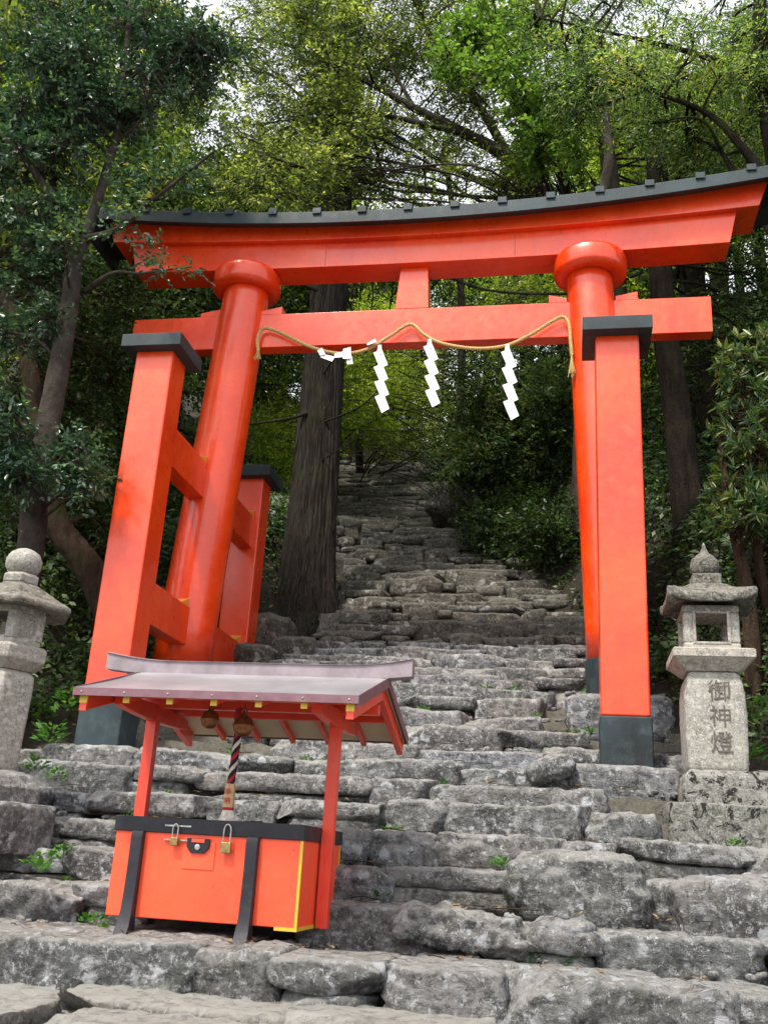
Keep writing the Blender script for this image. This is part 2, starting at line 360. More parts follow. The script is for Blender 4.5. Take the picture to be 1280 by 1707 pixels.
# ------------------------------------------------------------------ ground profile and steps
COURSE = [(5.50, 1.10), (6.55, 1.33), (7.02, 1.56), (7.48, 1.80), (7.95, 2.03), (8.40, 2.25), (8.82, 2.45), (9.32, 2.66), (9.80, 2.88), (10.28, 3.10), (10.75, 3.30), (11.2, 3.50)]
y, z = 11.2, 3.50
g0 = np.random.default_rng(3)
while y < 29:
    st = .36 if y < 13.2 else .262
    y += st*g0.uniform(.75, 1.25); z += (.20 if y < 13.4 else .1535)*g0.uniform(.75, 1.25); COURSE.append((y, z))
CY = np.array([c[0] for c in COURSE]); CZ = np.array([c[1] for c in COURSE])
ZK = [(-60, -6), (-5, -.8), (0, .05), (4.6, .62), (5.5, .80)]
PY_ = [p[0] for p in ZK]+[c[0]+.15 for c in COURSE[1:]]; PZ_ = [p[1] for p in ZK]+[c[1]-.08 for c in COURSE[1:]]
PY_ += [34, 60, 120, 260]; PZ_ += [PZ_[-1]+2.2, PZ_[-1]+14, PZ_[-1]+24, PZ_[-1]+26]
def prof(Y): return np.interp(Y, PY_, PZ_)
def stepz(Y):
    i = np.searchsorted(CY, Y, side='right')-1
    out = np.where(i >= 0, CZ[np.clip(i, 0, len(CZ)-1)], 0)
    return out
def xl(Y): return np.interp(Y, [4, 8.8, 9.4, 11, 12.4, 14.8, 17.3, 20.4, 23.2, 25, 29], [-9, -5.6, -4.9, -4.0, -3.25, -3.35, -4.0, -4.8, -6.0, -6.6, -8.5])
def xr(Y): return np.interp(Y, [4, 8.2, 9.0, 9.9, 11.4, 13.4, 14.9, 17.4, 19.8, 23, 27, 29], [9, 4, 1.7, 1.1, .75, .25, -.35, -1.2, -2.2, -2.9, -3.3, -4.2])
nz1 = Noise(.35, 4, 11); nz2 = Noise(1.6, 4, 12)
def sm(t): t = np.clip(t, 0, 1); return t*t*(3-2*t)
def ground(X, Y):
    X = np.asarray(X, float); Y = np.asarray(Y, float)
    b = prof(Y); P = np.stack([X, Y, np.zeros_like(X)], -1)
    dr = X-xr(Y); dl = xl(Y)-X
    fr = sm((Y-8.3)/1.4); fl = sm((Y-6.6)/1.6)
    h = b + fr*(1.5*sm((dr-.05)/1.5) + .42*np.maximum(dr-.6, 0)*np.exp(-np.maximum(dr-8, 0)/30)) \
          + fl*(.8*sm((dl-.05)/1.3) + .30*np.maximum(dl-.8, 0))
    h = h + sm((Y-15)/4)*.7*sm((dr-.1)/1.2)
    for px_, zc_ in ((-4.4, 3.5), (.5, 3.6)):
        dd = np.sqrt((X-px_)**2+((Y-12.4)*.75)**2); h = h-np.maximum(0, h-zc_)*sm((1.15-dd)/.45)
    out = np.maximum(sm(dr/.5), sm(dl/.5))
    h = h + out*(.16*nz1(P)+.07*nz2(P))
    return h
def insteps(X, Y): return (X > xl(Y)) & (X < xr(Y)) & (Y > 5.3) & (Y < 29)
xs = np.concatenate([np.linspace(-160, -14, 24), np.linspace(-13, -8, 26), np.arange(-7.9, 6.0, .09), np.linspace(6.1, 13, 30), np.linspace(14, 160, 24)])
ys = np.concatenate([np.linspace(-60, 3, 30), np.arange(3.1, 12.5, .045), np.arange(12.5, 31, .09), np.linspace(31.2, 60, 60), np.linspace(62, 260, 34)])
XX, YY = np.meshgrid(xs, ys)
ZZ = ground(XX, YY)
ins = insteps(XX, YY)
fine = nz2(np.stack([XX*2, YY*2, XX*0], -1))
ZZ = np.where(ins, np.where(YY < 6.75, prof(YY)*0+np.where(YY > 5.78, 1.05, .72), stepz(YY-.24)-.05)+.018*fine, ZZ)
near = (YY <= 5.55) & (YY > 3)
nx, ny = len(xs), len(ys)
I, J = np.meshgrid(np.arange(ny-1), np.arange(nx-1), indexing='ij')
FQ = np.stack([I*nx+J, I*nx+J+1, (I+1)*nx+J+1, (I+1)*nx+J], -1).reshape(-1, 4)
mi = (insteps(XX, YY)[:-1, :-1] & (YY[:-1, :-1] < 13)).ravel() | ((YY[:-1, :-1] < 5.6).ravel())
gobj = mesh_obj('ground', np.stack([XX, YY, ZZ], -1).reshape(-1, 3), FQ, [SOIL, SAND], smooth=True, mi=mi.astype(int))
tag(gobj, kind='structure')

# ------------------------------------------------------------------ rocks
_cache = {}
def lattice(a, b_, c):
    key = (a, b_, c)
    if key in _cache: return _cache[key]
    n = (a, b_, c); quads = []; ids = {}
    pts = []
    def vid(i, j, k):
        t = (i, j, k)
        if t not in ids: ids[t] = len(pts); pts.append(t)
        return ids[t]
    for ax in range(3):
        u, v = [(1, 2), (2, 0), (0, 1)][ax]
        for side in (0, n[ax]):
            for i in range(n[u]):
                for j in range(n[v]):
                    q = []
                    for du, dv in ((0, 0), (1, 0), (1, 1), (0, 1)):
                        t = [0, 0, 0]; t[ax] = side; t[u] = i+du; t[v] = j+dv; q.append(vid(*t))
                    quads.append(q if side else q[::-1])
    P = np.array(pts, float)/np.array(n)*2-1
    _cache[key] = (P, np.array(quads)); return _cache[key]
NR = [Noise(1.1, 4, 20+i, 6, .5) for i in range(8)]
NF = [Noise(5.5, 3, 40+i, 6, .6) for i in range(4)]
def rock(c, size, cell=.05, seed=None, k=5.5, rough=1., cuts=5, rotz=0, tilt=0, strata=None):
    if strata is None: strata = .007 if (rng.random() < .4 and cell < .05) else 0
    sx, sy, sz = np.array(size)/2
    n = [int(np.clip(round(s/cell), 2, 40)) for s in size]
    P, Q = lattice(*n)
    d = (np.abs(P)**k).sum(1)**(1/k); p = P/d[:, None]
    p = p*np.array([sx, sy, sz])
    off = rng.uniform(-50, 50, 3)
    # corner chips: flat fracture faces
    for _ in range(3 if cuts >= 4 else 0):
        nn = np.sign(rng.standard_normal(3))*np.array([rng.uniform(.3, 1.), rng.uniform(.5, 1.), rng.uniform(.3, 1.2)])/np.array([sx, sy, sz])**.35
        nn /= np.linalg.norm(nn); e = abs(nn[0])*sx+abs(nn[1])*sy+abs(nn[2])*sz; dd = e*rng.uniform(.66, .84)
        ov = np.maximum(0, p@nn-dd); p = p-nn*ov[:, None]
    # angular plane cuts
    for _ in range(cuts):
        nn = rng.standard_normal(3)*np.array([1, .8, .7]); nn /= np.linalg.norm(nn)
        e = abs(nn[0])*sx+abs(nn[1])*sy+abs(nn[2])*sz
        dd = e*rng.uniform(.74, .93)
        ov = np.maximum(0, p@nn-dd); p = p-nn*ov[:, None]
    m = min(sx, sy, sz)
    pn = (p+off)*np.array([1, 1, 1.8])
    a = NR[rng.integers(8)](pn); f = NF[rng.integers(4)](pn)
    nrm = p/np.array([sx, sy, sz]); nrm = np.sign(nrm)*np.abs(nrm)**2.2; nrm /= np.linalg.norm(nrm, axis=1)[:, None]+1e-6
    amp = min(.034, .12*m)*rough
    top = np.clip(nrm[:, 2], 0, 1)**2
    rid = 1-np.abs(f)*1.6
    dsp = amp*a*(1-.55*top) + .007*rough*f*(cell < .08) - .012*rough*np.maximum(0, rid-.55)*(cell < .08)
    if strata:
        lay = np.sin((p[:, 2]+off[2]+.02*a)*2*math.pi/.075)
        dsp = dsp + strata*np.sign(lay)*np.abs(lay)**.5*(np.abs(nrm[:, 2]) < .5)
    p = p+nrm*dsp[:, None]
    if tilt:
        ct, s_ = math.cos(tilt), math.sin(tilt); p = p@np.array([[ct, 0, s_], [0, 1, 0], [-s_, 0, ct]])
    if rotz:
        ct, s_ = math.cos(rotz), math.sin(rotz); p = p@np.array([[ct, s_, 0], [-s_, ct, 0], [0, 0, 1]])
    return p+np.array(c), Q
accN, accM, accF, accP = Acc(), Acc(), Acc(), Acc()
def lay_course(acc, yf, zt, h, x0, x1, depth, cell, wmin, wmax, skip=(), jit=1., slab=.30):
    x = x0+rng.uniform(-.3, 0)
    ph = rng.uniform(0, 6.28)
    while x < x1:
        wd = rng.uniform(wmin, wmax)*(1.5 if rng.random() < .18 else 1)*(.55 if rng.random() < .2 else 1)
        cx = x+wd/2
        if not any(a < cx < b for a, b in skip):
            yy = yf + jit*(.07*math.sin(cx*1.3+ph)+rng.uniform(-.05, .05)); zz = zt+jit*(rng.uniform(-.045, .035)+.02*math.sin(cx*.9+ph))
            dp = depth*rng.uniform(.9, 1.15)
            if rng.random() < slab and h > .17:      # two thin slabs stacked, a bit askew
                h1 = h*rng.uniform(.4, .6)
                acc.add(*rock((cx, yy+dp/2, zz-h1/2), (wd*1.02, dp, h1*1.08), cell, rough=.8, k=14, cuts=4, rotz=rng.uniform(-.08, .08), tilt=rng.uniform(-.03, .03)))
                acc.add(*rock((cx+rng.uniform(-.1, .1), yy+dp/2+rng.uniform(.0, .08), zz-h1-(h-h1)/2-.01), (wd*rng.uniform(.8, 1.05), dp, (h-h1)*1.15), cell, rough=.8, cuts=5, k=9))
            else:
                acc.add(*rock((cx, yy+dp/2, zz-h/2-.01), (wd*1.05, dp, h*1.14), cell, rough=rng.uniform(.6, 1.2), cuts=4, rotz=rng.uniform(-.07, .07), tilt=rng.uniform(-.04, .04)*(2 if jit > 1 else 1), k=rng.uniform(10, 24)))
        x += wd*.965
# foreground paving: flat natural slabs sloping toward the viewer
for i in range(7):
    yf = 5.05-i*.52; zt = float(np.interp(yf+.25, [0, 1.5, 3, 5.3], [.12, .32, .56, .90]))
    lay_course(accP, yf, zt, .20, -3.6, 2.6, .66, .032, .5, 1.4, jit=.9, slab=.7)
for ci, (yf, zt) in enumerate(COURSE):
    zp = COURSE[ci-1][1] if ci else .80
    h = zt-zp+.04
    dn = (COURSE[ci+1][0] if ci+1 < len(COURSE) else yf+.35)-yf
    X0, X1 = float(xl(yf)), float(xr(yf))
    if yf < 9: X0 = max(X0, -4.7-(yf-5)*.25); X1 = min(X1, 3.2)
    if ci == 0:
        lay_course(accN, yf, zt, h, X0, X1, .62, .03, .55, 1.15, jit=.6, slab=.1)
        lay_course(accN, yf+.55, zt+.0, h*.8, X0, -2.7, .55, .05, .5, 1.0)
        lay_course(accN, yf+.6, zt+.01, h*.8, -1.3, X1, .5, .05, .5, 1.1)
        lay_course(accN, yf+.5, zt-.02, .2, -2.9, -1.2, .9, .06, .7, 1.1, jit=.2)
    elif yf < 9.2:
        sk = [(-2.85, -1.38)] if ci == 1 else []
        if yf > 8.35: sk += [(-4.85, -3.95), (.12, .85)] if yf > 8.7 else []
        if yf > 7.9: sk += [(.66, 1.72)]
        if ci == 2: sk += [(-.2, .30)]
        if ci == 1: sk += [(-.85, -.1)]
        lay_course(accN, yf, zt, h, X0, X1, dn+.26, .03, .4, 1.05, skip=sk)
        if rng.random() < .8: lay_course(accN, yf+.24, zt-.02+.01, .12, X0, X1, .28, .06, .25, .6, skip=sk+[(a, a+.9) for a in rng.uniform(-4, 2, 3)])
    elif yf < 13.2:
        sk = [(-4.9, -3.5)] if yf < 11.4 else []
        if yf > 9.7: sk += [(.0, 1.1)] if yf < 10.8 else []
        lay_course(accM, yf, zt, h, X0, X1, dn+.22, .042, .35, 1.1, skip=sk)
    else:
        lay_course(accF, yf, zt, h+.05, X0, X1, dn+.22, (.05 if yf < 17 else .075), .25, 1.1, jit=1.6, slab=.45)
# the two big boulders standing in for two courses on the right, flat stones round them
accN.add(*rock((.07, 7.22, 1.50), (.90, .62, .50), .028, rough=.8, cuts=7, k=5))
accN.add(*rock((1.10, 7.15, 1.42), (.98, .7, .44), .028, rough=1., cuts=7, k=5, tilt=.06))
accN.add(*rock((-.62, 6.62, 1.24), (.9, .45, .26), .026, rough=1.9, cuts=3, k=3.5, tilt=-.05))
accN.add(*rock((-.03, 6.66, 1.22), (.36, .4, .22), .026, rough=1.6, cuts=3, k=3.5))
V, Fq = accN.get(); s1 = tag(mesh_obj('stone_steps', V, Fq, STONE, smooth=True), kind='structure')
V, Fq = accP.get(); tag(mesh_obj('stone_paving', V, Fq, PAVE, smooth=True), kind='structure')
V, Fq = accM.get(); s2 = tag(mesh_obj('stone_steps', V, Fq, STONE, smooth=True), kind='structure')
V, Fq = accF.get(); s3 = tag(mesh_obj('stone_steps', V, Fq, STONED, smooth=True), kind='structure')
# stone bases under the gate
def single_rock(name, c, size, mat, label, cat, group=None, **k):
    V, Fq = rock(c, size, **k)
    o = mesh_obj(name, V, Fq, mat, smooth=True, origin=(c[0], c[1], c[2]-size[2]/2)); tag(o, label, cat, group); return o
single_rock('footing_stone', (.47, 9.28, 2.29), (.98, .86, .42), STONE, 'broad grey footing stone under the black foot of the front right gate post', 'stone', cell=.035, k=9, cuts=1, rough=.45)
single_rock('footing_stone', (-4.42, 9.28, 2.27), (.98, .86, .46), STONE, 'speckled footing stone under the black foot of the front left gate post', 'stone', cell=.035, k=8, cuts=2, rough=.6)
single_rock('footing_stone', (.53, 10.9, 3.12), (1.08, .95, .52), STONE, 'squared footing stone under the round right gate column', 'stone', cell=.04, k=8, cuts=2, rough=.5)
single_rock('footing_stone', (-4.35, 10.9, 3.15), (1.2, 1., .56), STONE, 'footing stone under the round left gate column', 'stone', cell=.05, k=7, cuts=2, rough=.6)
single_rock('footing_stone', (-4.37, 12.8, 3.25), (1.0, .9, .5), STONE, 'footing stone under the rear left gate post', 'stone', cell=.05, k=7, cuts=2, rough=.6)
single_rock('footing_stone', (.55, 12.8, 3.25), (1.0, .9, .5), STONE, 'footing stone under the rear right gate post', 'stone', cell=.06, k=7, cuts=2, rough=.6)
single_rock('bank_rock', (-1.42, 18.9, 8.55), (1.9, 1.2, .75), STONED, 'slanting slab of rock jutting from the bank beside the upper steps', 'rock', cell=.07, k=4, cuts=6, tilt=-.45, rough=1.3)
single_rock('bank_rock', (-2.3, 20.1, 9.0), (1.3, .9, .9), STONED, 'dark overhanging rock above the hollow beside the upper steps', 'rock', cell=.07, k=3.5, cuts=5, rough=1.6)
single_rock('loose_rock', (-.15, 8.75, 2.43), (.42, .34, .2), STONE, 'small speckled rock lying left of the front right gate post', 'rock', cell=.03, k=3, cuts=5, tilt=.25)

# rubble walls
def rubble_wall(name, label, p0, p1, z0, z1, thick, mat, w=(.2, .5), hh=(.12, .26), cell=.06, cat='wall'):
    a = Acc(); p0 = np.array(p0); p1 = np.array(p1); Ln = np.linalg.norm(p1-p0); d = (p1-p0)/Ln; ang = math.atan2(d[1], d[0])
    z = z0
    while z < z1:
        h = rng.uniform(*hh); s = rng.uniform(-.2, 0)
        while s < Ln:
            wd = rng.uniform(*w); c = p0+d*(s+wd/2)
            a.add(*rock((c[0], c[1], z+h/2), (wd*1.04, thick*rng.uniform(.9, 1.1), h*1.1), cell, rough=.8, cuts=4, rotz=ang, k=6)); s += wd
        z += h*.96
    V, Fq = a.get(); return tag(mesh_obj(name, V, Fq, mat, smooth=True), label, cat)
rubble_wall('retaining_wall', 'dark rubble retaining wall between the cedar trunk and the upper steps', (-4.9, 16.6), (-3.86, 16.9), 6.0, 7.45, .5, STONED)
0 and rubble_wall('side_wall', 'low rubble wall running up the left side of the steps past the cedar', (-4.1, 17.6), (-4.9, 21.5), 7.3, 9.2, .4, STONED)
rubble_wall('pale_wall', 'pale grey stone wall behind the rear left gate post, left of the cedar', tuple(at(395, 900, 16.3)[:2]), tuple(at(488, 900, 16.3)[:2]), float(at(450, 1010, 16.3)[2]), float(at(450, 838, 16.3)[2]), .4, PALEW, (.3, .6), (.2, .35))
for i, (x, y_, z_, s) in enumerate([(-3.55, 12.75, 4.15, .55), (-4.2, 13.3, 4.5, .7), (-3.1, 13.2, 4.35, .4), (-4.0, 12.5, 4.0, .5)]):
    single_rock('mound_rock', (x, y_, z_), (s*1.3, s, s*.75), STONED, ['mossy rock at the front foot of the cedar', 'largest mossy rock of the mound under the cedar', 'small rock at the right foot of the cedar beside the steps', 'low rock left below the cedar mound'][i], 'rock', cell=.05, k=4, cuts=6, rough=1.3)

# ------------------------------------------------------------------ torii gate
CXM = -1.90; YC = 10.9
torii = empty('torii_gate', (CXM, YC, 3.3))
tag(torii, 'large vermilion torii gate with black roofed lintel and four square side posts', 'torii gate')
ZPB, ZPT = 2.47, 6.70
POST = [(-4.38, 9.18, 'f'), (-4.40, 12.73, 'r'), (.505, 9.19, 'f'), (.50, 12.73, 'r')]
for (x, y_, t) in POST:
    zb = ZPB if t == 'f' else 3.48
    hw = .213; zt = 6.70 if t == 'f' else 6.62
    m = MB(); m.box(x-hw, x+hw, y_-hw*.9, y_+hw*.9, zb+.455, zt)
    p = m.build('side_post', RED, torii, bevel=.022, seg=3)
    m = MB(); m.box(x-hw-.012, x+hw+.012, y_-hw*.9-.012, y_+hw*.9+.012, zb-.03, zb+.456)
    m.build('post_foot', BLK, p, bevel=.016)
    m = MB(); m.box(x-hw-.125, x+hw+.125, y_-hw-.115, y_+hw+.115, zt-.01, zt+.14)
    cap = m.build('post_cap', BLK, p, bevel=.008)
    m = MB(); m.box(x-hw-.04, x+hw+.04, y_-hw-.02, y_+hw+.02, zt+.14, zt+.19); m.build('cap_top', BLK, cap, bevel=.01)
# columns lean inward
CB = {-1: ((-4.42, 3.36), (-4.14, 8.48)), 1: ((.545, 3.36), (.30, 8.48))}
def colx(s, z): (a, za), (b_, zb) = CB[s]; return a+(b_-a)*(z-za)/(zb-za)
def colr(s, z): return (.345-(z-3.36)/5.1*.045) if s < 0 else (.32-(z-3.36)/5.1*.04)
for s in (-1, 1):
    m = MB(); n = 48; rings = []
    zf = 3.60 if s < 0 else 3.78
    for z_ in np.linspace(zf, 8.83, 14):
        rings.append([(colx(s, z_)+colr(s, z_)*math.cos(2*math.pi*j/n), YC+colr(s, z_)*math.sin(2*math.pi*j/n), z_) for j in range(n)])
    m.loft(rings); c = m.build('column', RED, torii, smooth=True)
    m = MB(); rings = []
    for z_ in (3.28, 3.5, zf-.01, zf+.005):
        e = .02 if z_ < zf else .0
        rings.append([(colx(s, z_)+(colr(s, z_)+e)*math.cos(2*math.pi*j/n), YC+(colr(s, z_)+e)*math.sin(2*math.pi*j/n), z_) for j in range(n)])
    m.loft(rings); m.build('column_foot', BLK, c, smooth=False)
    m = MB(); zr = 8.60; x0 = colx(s, zr)+.01*s
    m.lathe((x0, YC, zr), [(.30, -.035), (.34, -.045), (.40, -.035), (.435, -.005), (.448, .03), (.45, .14), (.448, .205), (.435, .232), (.40, .24), (.2, .24)], 56)
    m.build('column_ring', RED, c, smooth=True)
# tie beams between posts and columns, with yellow wedges
for s, xc in ((-1, -4.36), (1, .50)):
    for zb in (3.80, 5.58):
        for (a, b_) in ((9.18, 10.50), (11.25, 12.73)):
            cxx = xc
            m = MB(); m.box(cxx-.105, cxx+.105, a, b_ if b_ < 12 else 12.6, zb, zb+.44)
            if b_ < 12: m.V = [(v[0], v[1]+.28 if v[1] > 10 else v[1], v[2]) for v in m.V]
            else: m.V = [(v[0], v[1]-.25 if v[1] < 12 else v[1], v[2]) for v in m.V]
            t = m.build('tie_beam', RED, torii, bevel=.008)
            e = 10.56 if b_ < 12 else 12.50
            w0, w1 = (e-.20, e+.06)
            m = MB(); m.hexa([(cxx-.07, w0, zb+.44), (cxx+.085, w0, zb+.44), (cxx+.085, w1, zb+.44), (cxx-.07, w1, zb+.44),
                              (cxx-.07, w0, zb+.455), (cxx+.085, w0, zb+.455), (cxx+.085, w1, zb+.56), (cxx-.07, w1, zb+.56)])
            m.build('wedge', YEL2, t, bevel=.003)
# lower cross beam (through the columns)
def prism_x(x0, x1, y0, y1, zb, zt, nseg=40, e0=0., e1=0., roundz=None):
    """beam along X whose bottom/top are functions of x; e0/e1 = how much the top is longer at each end"""
    m = MB(); rings = []
    for i in range(nseg+1):
        t = i/nseg; xb = x0+(x1-x0)*t; xt = (x0-e0)+(x1+e1-(x0-e0))*t
        rings.append([(xb, y0, zb(xb)), (xb, y1, zb(xb)), (xt, y1, zt(xt)), (xt, y0, zt(xt))])
    m.loft(rings); return m
m = MB(); m.box(-5.62, 1.71, YC-.095, YC+.095, 7.72, 8.20)
nuki = m.build('cross_beam', RED, torii, bevel=.008)
for x0, x1, hi in ((-4.70, -4.42, -4.42), (-3.87, -3.60, -3.60), (-.20, .02, -.20), (.60, .86, .86)):
    h0 = .11 if hi == x0 else .06; h1 = .06 if hi == x0 else .11
    m = MB(); m.hexa([(x0, YC-.093, 8.2), (x1, YC-.093, 8.2), (x1, YC+.093, 8.2), (x0, YC+.093, 8.2), (x0, YC-.093, 8.2+h0), (x1, YC-.093, 8.2+h1), (x1, YC+.093, 8.2+h1), (x0, YC+.093, 8.2+h0)])
    m.build('wedge', RED, nuki, bevel=.004)
m = MB(); m.hexa([(-2.12, YC-.10, 8.199), (-1.69, YC-.10, 8.199), (-1.69, YC+.10, 8.199), (-2.12, YC+.10, 8.199), (-2.07, YC-.10, 8.84), (-1.72, YC-.10, 8.84), (-1.72, YC+.10, 8.84), (-2.07, YC+.10, 8.84)])
m.build('centre_strut', RED, torii, bevel=.008)
cu = lambda k: (lambda x: k*(x-CXM)**2)
m = prism_x(-5.66, 1.95, YC-.205, YC+.205, lambda x: 8.80+cu(.0045)(x), lambda x: 9.165+cu(.0085)(x), e0=.10, e1=.10)
m.build('lower_lintel', RED, torii, bevel=.008)
for xj in (-3.05, -.62):
    m = MB(); m.box(xj, xj+.004, YC-.2066, YC-.2, 8.82+cu(.0045)(xj), 9.15); m.build('board_joint', bpy.data.materials['joint_shadow'] if 'joint_shadow' in bpy.data.materials else simple('joint_shadow', (.22, .02, .008), .8), torii)
m = prism_x(-6.0, 2.30, YC-.29, YC+.29, lambda x: 9.155+cu(.0088)(x), lambda x: 9.46+cu(.0165)(x), e0=.16, e1=.16)
m.build('upper_lintel', RED, torii, bevel=.006)
# roof over the lintel: two slopes with dark fascia
m = MB(); rings = []
for i in range(61):
    x = -6.35+(2.72+6.35)*i/60; b0 = 9.275+cu(.0165)(x)
    rings.append([(x, YC-.50, b0-.03), (x, YC-.25, b0+.075), (x, YC+.25, b0+.075), (x, YC+.50, b0-.03), (x, YC+.50, b0+.14), (x, YC+.03, b0+.42), (x, YC-.03, b0+.42), (x, YC-.50, b0+.14)])
m.loft(rings); roof = m.build('lintel_roof', BLK, torii, bevel=.006)
for i in range(15):
    x = -5.5+i*.592
    b0 = 9.275+cu(.0165)(x); m = MB()
    m.box(x-.055, x+.055, YC-.525, YC-.42, b0+.10, b0+.185); m.build('roof_stud', BLK, roof, bevel=.004)
for sx, x in ((-1, -6.32), (1, 2.69)):
    m = MB()
    b0 = 9.275+cu(.0165)(x)
    m.hexa([(x-.03, YC-.46, b0-.26), (x+.03, YC-.46, b0-.26), (x+.03, YC+.46, b0-.26), (x-.03, YC+.46, b0-.26), (x-.03, YC-.49, b0+.0), (x+.03, YC-.49, b0+.0), (x+.03, YC+.49, b0+.0), (x-.03, YC+.49, b0+.0)])
    m.build('gable_board', BLK, roof, bevel=.006)

# ------------------------------------------------------------------ sacred rope and paper streamers
def strands(path, r, rs, n, turns_per_m, sides=6, phase=0):
    P = np.asarray(path); seg = np.linalg.norm(np.diff(P, axis=0), axis=1); Ls = np.concatenate([[0], np.cumsum(seg)])
    K_ = int(Ls[-1]*turns_per_m*10)+8; s = np.linspace(0, Ls[-1], K_)
    Q = np.stack([np.interp(s, Ls, P[:, i]) for i in range(3)], 1)
    T = np.gradient(Q, axis=0); T /= np.linalg.norm(T, axis=1)[:, None]
    ref = np.array([0, 1., 0]); A = np.cross(T, ref); A /= np.linalg.norm(A, axis=1)[:, None]+1e-9; B = np.cross(T, A)
    out = []
    for k in range(n):
        th = 2*math.pi*(s*turns_per_m+k/n)+phase
        C = Q+r*(np.cos(th)[:, None]*A+np.sin(th)[:, None]*B)
        out.append(tube(C, rs, sides))
    return out
YR = YC-.15
rp = [(-3.83, 7.62), (-3.86, 7.80), (-3.80, 7.95), (-3.60, 7.90), (-3.15, 7.66), (-2.75, 7.55), (-2.42, 7.60), (-2.15, 7.77), (-1.90, 7.93), (-1.72, 7.78), (-1.5, 7.65), (-1.1, 7.56), (-.72, 7.58), (-.42, 7.72), (-.18, 7.88), (-.03, 7.95), (.04, 7.84), (.06, 7.6), (.075, 7.42)]
path = catmull([(x, YR-.02-(.12 if z_ < 7.7 and -3.7 < x < 0 else 0)*0, z_) for x, z_ in rp], 8)
rope = empty('sacred_rope', (-1.9, YR, 7.93)); tag(rope, 'twisted straw rope draped along the lower cross beam of the gate', 'rope')
a = Acc(); [a.add(*t) for t in strands(path, .0115, .0128, 3, 11)]
V, Fq = a.get(); mesh_obj('twisted_cord', V, Fq, STRAW, rope, smooth=True)
for (x, z_) in ((-3.83, 7.62), (.075, 7.42)):
    a = Acc()
    for j in range(26):
        th = rng.uniform(0, 6.28); r_ = rng.uniform(.0, .05)
        ln = .13 if x < -1 else .30
        P = catmull([(x, YR-.03, z_+.04), (x+r_*.5*math.cos(th), YR-.03+r_*.5*math.sin(th), z_-.4*ln), (x+r_*math.cos(th), YR-.03+r_*math.sin(th), z_-ln*rng.uniform(.7, 1))], 3)
        a.add(*tube(P, .004, 4))
    V, Fq = a.get(); mesh_obj('frayed_end', V, Fq, STRAW, rope)
def shide(x, z, h, lean, label, n=4, twist=0.1):
    """zigzag folded white paper strip"""
    o = empty('paper_streamer', (x, YR-.05, z)); tag(o, label, 'paper streamer', 'white zigzag paper streamers hung on the straw rope')
    m = MB(); w_ = .105; hh = h/n*1.04
    m.add([(x-.02, YR-.045, z+.06), (x+.02, YR-.045, z+.06), (x+.035, YR-.05, z-.07), (x-.035, YR-.05, z-.07)], [(0, 1, 2, 3)])
    for i in range(n):
        x0 = x-.065+lean*(i/n); zt = z-.05-i*h/n; yy = YR-.055-.006*i; cz = .012*(-1)**i
        m.add([(x0-.01, yy, zt), (x0+w_*.9, yy+cz, zt+.045), (x0+w_+.075, yy+.012+cz, zt-hh+.05), (x0+.085, yy+.012, zt-hh+.0)], [(0, 1, 2, 3)])
    p = m.build('folded_paper', WHITE, o); s = p.modifiers.new('s', 'SOLIDIFY'); s.thickness = .0015
    return o
shide(-2.26, 7.58, .82, .08, 'white zigzag streamer hanging below the rope left of the centre strut')
shide(-1.64, 7.64, .82, .07, 'white zigzag streamer hanging right under the centre strut of the gate')
shide(-.69, 7.53, .90, .05, 'longest white zigzag streamer, hanging near the right column')
# the tangled, folded-up streamer near the left column
o = empty('paper_streamer', (-2.8, YR-.06, 7.55)); tag(o, 'crumpled white streamer caught up on the rope in front of the cedar trunk', 'paper streamer', 'white zigzag paper streamers hung on the straw rope')
m = MB()
for (x, z_, w_, h_, a_) in ((-2.99, 7.55, .07, .12, .5), (-2.90, 7.47, .16, .08, -.35), (-2.76, 7.50, .12, .09, .15), (-2.66, 7.52, .10, .17, .12), (-2.62, 7.42, .07, .13, .22), (-2.36, 7.66, .12, .06, .5)):
    ca, sa = math.cos(a_), math.sin(a_)
    q = [(-w_/2, h_/2), (w_/2, h_/2), (w_/2, -h_/2), (-w_/2, -h_/2)]
    m = MB(); m.add([(x+u*ca-v*sa, YR-.05-.02*i, z_+u*sa+v*ca) for i, (u, v) in enumerate(q)], [(0, 1, 2, 3)])
    p = m.build('folded_paper', WHITE, o); s = p.modifiers.new('s', 'SOLIDIFY'); s.thickness = .0015

# ------------------------------------------------------------------ text
def glyph(txt, size, mat, name, parent, loc, rot, extrude=.002, bold=.0):
    c = bpy.data.curves.new(name, 'FONT'); c.body = txt; c.size = size; c.extrude = extrude; c.align_x = 'CENTER'; c.align_y = 'CENTER'; c.offset = bold
    t = bpy.data.objects.new(name, c); COL.objects.link(t)
    dg = bpy.context.evaluated_depsgraph_get(); me = bpy.data.meshes.new_from_object(t.evaluated_get(dg))
    bpy.data.objects.remove(t); me.name = name
    me.materials.clear(); me.materials.append(mat)
    o = bpy.data.objects.new(name, me); COL.objects.link(o); o.parent = parent
    o.rotation_euler = rot; o.location = Vector(loc)-world_loc(parent); return o

